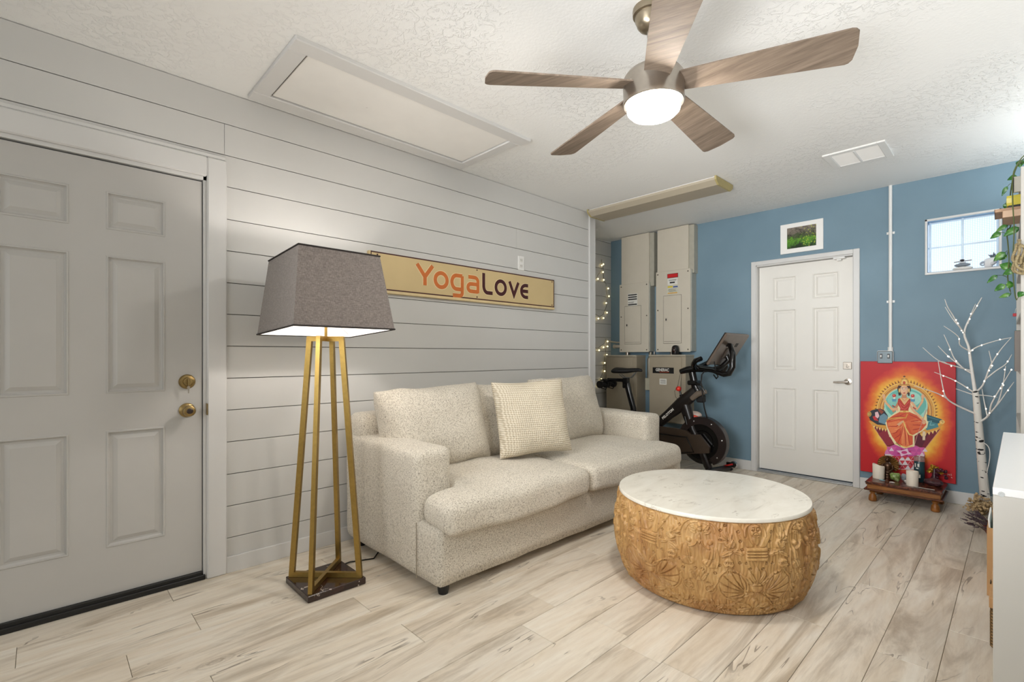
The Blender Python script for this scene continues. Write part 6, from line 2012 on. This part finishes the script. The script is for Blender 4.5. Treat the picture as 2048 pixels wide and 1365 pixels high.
card = m_plain('brown_cardboard', (196, 152, 104), .8, 0, .05, 14)
b1 = thing('cardboard_box', (.05, 3.5, 0), 'tall tan cardboard box of papers beside the desk', 'box')
m = MB()
for a in ((-.105, .20, 3.30, 3.305), (-.105, .20, 3.675, 3.68), (-.105, -.1, 3.305, 3.675), (.195, .20, 3.305, 3.675)): m.box(a[0], a[1], a[2], a[3], .001, .33)
m.box(-.1, .195, 3.305, 3.675, .001, .006); m.build('box_body', card, b1)
for i, (c_, x, h_, lb) in enumerate((((238, 238, 234), -.075, .372, 'white folded paper standing in the tall cardboard box, nearest the floor side'), ((42, 104, 88), -.06, .365, 'dark green paper standing in the tall cardboard box'), ((236, 240, 232), -.045, .36, 'white paper behind the dark green one in the box'), ((206, 196, 70), -.03, .352, 'yellow-green magazine standing in the tall cardboard box'), ((170, 104, 56), -.015, .35, 'orange-brown magazine standing in the tall cardboard box'))):
    m = MB(); m.M = Matrix.Translation((x, 3.32 + i * .004, .0075)) @ Matrix.Rotation(R(-4 + i * 2), 4, 'Y'); m.box(-.002, .004, 0, .26, 0, h_ - .01, .001); tag(m.build('magazine', m_plain('paper_%d' % i, c_, .6), None, (x, 3.4, .0075)), lb, 'magazine', 'papers in the cardboard box')
b2 = thing('wicker_box', (.05, 2.9, 0), 'low wicker storage box with cardboard lid under the desk', 'box')
wk = NT('woven_wicker'); vw_ = wk.coord((1, 1, 1))
ws_ = wk.n.new('ShaderNodeSeparateXYZ'); wk.l(vw_, ws_.inputs[0])
wf = wk.math('MULTIPLY', wk.math('SINE', wk.math('MULTIPLY', ws_.outputs[2], 2 * PI / .012)), wk.math('SINE', wk.math('MULTIPLY', ws_.outputs[1], 2 * PI / .02)))
wk.set(wk.ramp(wf, [(.0, lin((104, 78, 42))), (.6, lin((160, 126, 76)))]), .7); wk.bump(wf, .8, .004)
m = MB(); m.box(-.078, .24, 2.70, 3.10, .001, .165, .012); m.build('woven_body', wk.m, b2)
m = MB(); m.box(-.080, .243, 2.697, 3.103, .1655, .208, .003); m.build('lid', card, b2)
m = MB(); m.box(-.0815, -.079, 2.86, 2.9, .206, .214, .001); m.build('handle', M['black_plastic'], b2)

# bookshelf
BRZ = .0154
BO = (.0098, 3.75, 0)
bsM = Matrix.Translation(BO) @ Matrix.Rotation(BRZ, 4, 'Z')
bs = thing('bookshelf', BO, 'tall white bookshelf seen edge-on at the end of the desk', 'bookshelf')
def bpart(name, a, mat=None, bev=.0015):
    m = MB(); m.M = bsM; m.box(*a, bev); return m.build(name, mat or M['cabinet_shaded'], bs)
BH = 2.17
bpart('side_panel', (0, .29, 0, .019, .001, BH)); bpart('side_panel', (0, .29, 1.19, 1.209, .001, BH)); bpart('back_panel', (.283, .29, .019, 1.19, .001, BH))
SHV = [.06, .42, .76, 1.078, 1.405, 1.69, 1.935]
for z in SHV: bpart('shelf', (.001, .283, .0192, 1.1898, z - .02, z))
bpart('top_panel', (.0005, .283, .0192, 1.1898, BH - .02, BH - .0003))


def shelf_thing(name, label, cat, boxes, group=None):
    """boxes: (x0,x1,y0,y1,z0,z1, material, part name) in the shelf's own frame"""
    b = boxes[0]
    c = bsM @ Vector(((b[0] + b[1]) / 2, (b[2] + b[3]) / 2, b[4]))
    t = thing(name, tuple(c), label, cat, group)
    for bb in boxes:
        m = MB(); m.M = bsM; m.box(*bb[:6], .002); m.build(bb[7], bb[6], t)
    return t


pg = m_plain('book_pages', (226, 218, 200), .8)
def book(label, x0, x1, y0, y1, z0, z1, c, group='books on the bookshelf'):
    mt = m_plain('book_cover', c, .45)
    return shelf_thing('book', label, 'book', [(x0, x1, y0, y0 + .002, z0, z1, mt, 'cover'), (x0, x1, y1 - .002, y1, z0, z1, mt, 'cover'), (x0 - .0005, x0 + .002, y0 + .001, y1 - .001, z0, z1, mt, 'spine'), (x0 + .003, x1 - .003, y0 + .002, y1 - .002, z0 + .002, z1 - .003, pg, 'pages')], group)


book('bright green book at the near end of the middle shelf', .001, .19, .03, .062, 1.0785, 1.313, (74, 156, 70))
book('grey-brown book beside the bright green one', -.022, .16, .066, .092, 1.0785, 1.30, (104, 92, 84))
book('white book with dark print behind the grey-brown one', -.020, .15, .098, .12, 1.0785, 1.17, (226, 226, 222))
book('dark green thin book deepest in the middle shelf', -.018, .15, .17, .185, 1.0785, 1.305, (58, 112, 66))
shelf_thing('yellow_box', 'yellow box on the top shelf among the trailing leaves', 'box', [(-.052, .05, .16, .24, 2.0055, 2.062, m_plain('yellow_card', (206, 190, 54), .5), 'box_body'), (-.053, -.03, .158, .17, 2.02, 2.05, m_plain('label_cream', (226, 214, 130), .5), 'label')])
shelf_thing('black_case', 'black case under the yellow box on the top shelf', 'case', [(-.046, .06, .15, .25, 1.993, 2.005, M['black_plastic'], 'case_body'), (-.047, -.03, .19, .21, 1.995, 2.003, M['gray_steel'], 'clasp')])
bw_ = m_wood('pale_brown_board', (150, 118, 92), (186, 150, 120), (206, 174, 144), (2, 10, 10), 4, .5, .1)
shelf_thing('wooden_board', 'brown wooden board sticking out under the black case', 'board', [(-.10, .12, .14, .34, 1.974, 1.992, bw_, 'plank'), (-.101, -.096, .14, .34, 1.973, 1.993, m_plain('board_end_band', (120, 92, 70), .5), 'end_band')], 'boards on the top shelf')
shelf_thing('wooden_board', 'lower pale wooden board lying directly on the top shelf', 'board', [(-.068, .14, .12, .36, 1.9355, 1.973, m_plain('pale_tan_board', (208, 176, 148), .6), 'plank'), (-.069, -.064, .12, .36, 1.935, 1.9735, m_plain('board_edge_tan', (176, 140, 112), .5), 'end_band')], 'boards on the top shelf')
shelf_thing('magazine_file', 'grey magazine file in the top shelf next to the side panel', 'file', [(-.028, .2, .10, .118, 2.063, 2.148, m_plain('file_grey', (188, 184, 172), .6), 'side'), (-.03, -.024, .098, .12, 2.063, 2.148, M['black_plastic'], 'edge')])
shelf_thing('peach_folder', 'peach folder standing on the shelf above the rope', 'folder', [(.004, .2, .028, .05, 1.6905, 1.912, m_plain('peach_card', (228, 178, 132), .6), 'cover'), (.003, .006, .027, .051, 1.76, 1.80, lab_w, 'label')])
shelf_thing('beige_binder', 'beige binder standing on the shelf above the green book', 'binder', [(.003, .2, .03, .075, 1.4055, 1.66, m_plain('beige_card', (206, 194, 172), .6), 'cover'), (.002, .005, .035, .07, 1.52, 1.60, lab_w, 'label')])
rp = NT('tan_rope'); vr_ = rp.coord((1, 1, 1)); rp.set(rp.ramp(rp.noise(vr_, 120, 3.0), [(.3, lin((128, 112, 80))), (.7, lin((178, 162, 124)))]), .9); rp.bump(rp.noise(vr_, 220, 2.0), .8, .002)
rpt = thing('rope_hank', (-.005, 3.72, 1.58), 'loops of tan rope hanging from the bookshelf edge', 'rope')
for i, (dx, dy, zc_, rz_, rx_) in enumerate(((.002, 3.70, 1.70, .055, .018), (.014, 3.685, 1.675, .065, .018), (.0, 3.71, 1.645, .048, .016), (.012, 3.69, 1.635, .045, .02))):
    m = MB(); m.tube([(dx + rx_ * math.cos(a) + .006 * math.sin(3 * a), dy + .016 * math.sin(a), zc_ + rz_ * math.sin(a)) for a in [2 * PI * k / 24 for k in range(25)]], .0065, 8); m.build('loop', rp.m, rpt)
m = MB(); m.tube([(.003, 3.742, 1.775), (.004, 3.715, 1.77), (.004, 3.70, 1.75)], .006, 8); m.sphere((.004, 3.742, 1.777), .008, .01, .008, 8, 6); m.build('hook', rp.m, rpt)
rt2 = thing('red_tag', (-.014, 3.94, 1.41), 'small red tag on the far upright of the bookshelf', 'tag')
m = MB(); m.box(-.026, -.006, 4.94, 4.948, 1.44, 1.462, .002); m.build('tag_card', m_plain('tag_red', (196, 24, 40), .5), rt2)
m = MB(); m.tube([(-.016, 4.944, 1.462), (-.012, 4.945, 1.49), (-.008, 4.95, 1.5)], .0012, 5); m.build('string', lab_w, rt2)
bl = thing('blue_vase', (-.02, 3.95, 1.6905), 'small blue and white vase behind the trailing leaves', 'vase')
m = MB(); m.M = bsM; m.lathe([(.0001, 1.691), (.018, 1.691), (.026, 1.71), (.022, 1.73), (.012, 1.742), (.014, 1.75), (.01, 1.749)], 18, (.01, .24, 0)); m.build('vase_body', m_plain('cobalt_glaze', (52, 88, 168), .2, 0, .2, 40), bl, angle=40)
m = MB(); m.M = bsM; m.lathe([(.0263, 1.708), (.0266, 1.714), (.0263, 1.719)], 18, (.01, .24, 0)); m.build('band', lab_w, bl)

# trailing pothos
pv = thing('trailing_pothos', (.1, 4.0, BH), 'trailing green pothos hanging from the top of the bookshelf', 'plant')
m = MB(); m.lathe([(.0001, BH + .0005), (.05, BH + .0005), (.066, BH + .09), (.07, BH + .10), (.063, BH + .098), (.0001, BH + .085)], 24, (.12, 4.0, 0)); m.build('pot', m_plain('cream_pot', (222, 214, 200), .4), pv, angle=40)
grl = NT('pothos_leaf'); vl = grl.coord((1, 1, 1), 2.0)
grl.set(grl.ramp(grl.noise(vl, 34, 3.0), [(.32, lin((28, 78, 30))), (.55, lin((62, 124, 46))), (.75, lin((128, 168, 84)))]), .3, 0, .5)
grl.b.inputs['Subsurface Weight'].default_value = .0
vine = m_plain('pothos_vine', (86, 98, 52), .6)
VN = [[(.11, 3.98, BH + .09), (.05, 3.99, BH + .12), (-.005, 4.0, BH + .07), (-.03, 4.06, 2.12), (-.03, 4.16, 2.04), (-.03, 4.16, 1.94), (-.045, 3.99, 1.88), (-.04, 3.93, 1.8), (-.035, 3.9, 1.70), (-.04, 3.88, 1.60), (-.03, 3.86, 1.52)],
      [(.12, 4.05, BH + .09), (.06, 4.12, BH + .13), (.01, 4.2, BH + .14)],
      [(.11, 3.95, BH + .09), (.04, 3.86, BH + .10), (-.016, 3.82, BH + .0), (-.02, 3.80, 2.0), (-.015, 3.80, 1.85), (-.02, 3.80, 1.65), (-.012, 3.79, 1.5), (-.005, 3.72, 1.46)]]
for v_ in VN:
    m = MB(); m.tube([tuple(p) for p in smooth_path(v_, 5)], .0028, 6); m.build('vine', vine, pv)
VP_ = [p for v_ in VN for p in smooth_path(v_, 6)]
LV = [((.01, 4.2, 2.328), (.007, 4.2, 2.29), .04), ((-.005, 4.1, 2.212), (-.045, 4.1, 2.203), .032), ((-.043, 4.0, 2.137), (-.066, 4.0, 2.09), .022), ((-.05, 4.03, 2.048), (-.046, 4.03, 2.012), .028),
      ((-.043, 4.0, 1.915), (-.092, 4.0, 1.886), .028), ((-.068, 3.95, 1.868), (-.113, 3.95, 1.843), .034), ((.004, 3.9, 1.875), (-.058, 3.9, 1.838), .042), ((-.04, 4.14, 1.95), (-.068, 4.14, 1.924), .026),
      ((-.05, 3.9, 1.745), (-.098, 3.9, 1.702), .04), ((-.044, 3.95, 1.735), (-.076, 3.95, 1.712), .03), ((-.028, 3.9, 1.655), (-.072, 3.9, 1.682), .05), ((-.018, 3.85, 1.634), (-.06, 3.85, 1.615), .036),
      ((-.08, 3.85, 1.614), (-.123, 3.85, 1.576), .026), ((-.05, 3.85, 1.558), (-.093, 3.85, 1.528), .036), ((-.047, 3.85, 1.557), (-.012, 3.85, 1.553), .042), ((-.027, 3.85, 1.503), (-.075, 3.85, 1.49), .026), ((.018, 3.7, 1.499), (0, 3.7, 1.472), .032)]
rl = random.Random(3)
for a, b_, w_ in LV:
    A_, B_ = Vector(a), Vector(b_)
    ax_ = (B_ - A_); ln = ax_.length; ax_.normalize()
    vw3 = Vector((0, -1, .15)); sd_ = ax_.cross(vw3).normalized(); up_ = sd_.cross(ax_)
    m = MB(); N_ = 8
    vs, fs = [], []
    for i in range(N_ + 1):
        u = i / N_
        hw = w_ * .5 * (math.sin(PI * min(1, u ** .72)) ** .75) * (1.05 - .25 * u) if 0 < u < 1 else .0006
        for s_ in (-1, 0, 1):
            vs.append(tuple(A_ + ax_ * (u * ln) + sd_ * (s_ * hw) + up_ * ((.006 if s_ else 0) * (1 + .3 * math.sin(5 * u)) - .012 * u * u)))
    for i in range(N_):
        for s_ in (0, 1): fs.append((i * 3 + s_, i * 3 + s_ + 1, i * 3 + s_ + 4, i * 3 + s_ + 3))
    m.add(vs, fs, True)
    o = m.build('leaf', grl.m, pv)
    sdm = o.modifiers.new('thickness', 'SOLIDIFY'); sdm.thickness = .0008
    nr = min(VP_, key=lambda p: (p - A_).length)
    m = MB(); m.tube([tuple(nr), tuple((nr + A_) / 2 + Vector((0, 0, .006))), tuple(A_)], .0014, 5); m.build('petiole', vine, pv)
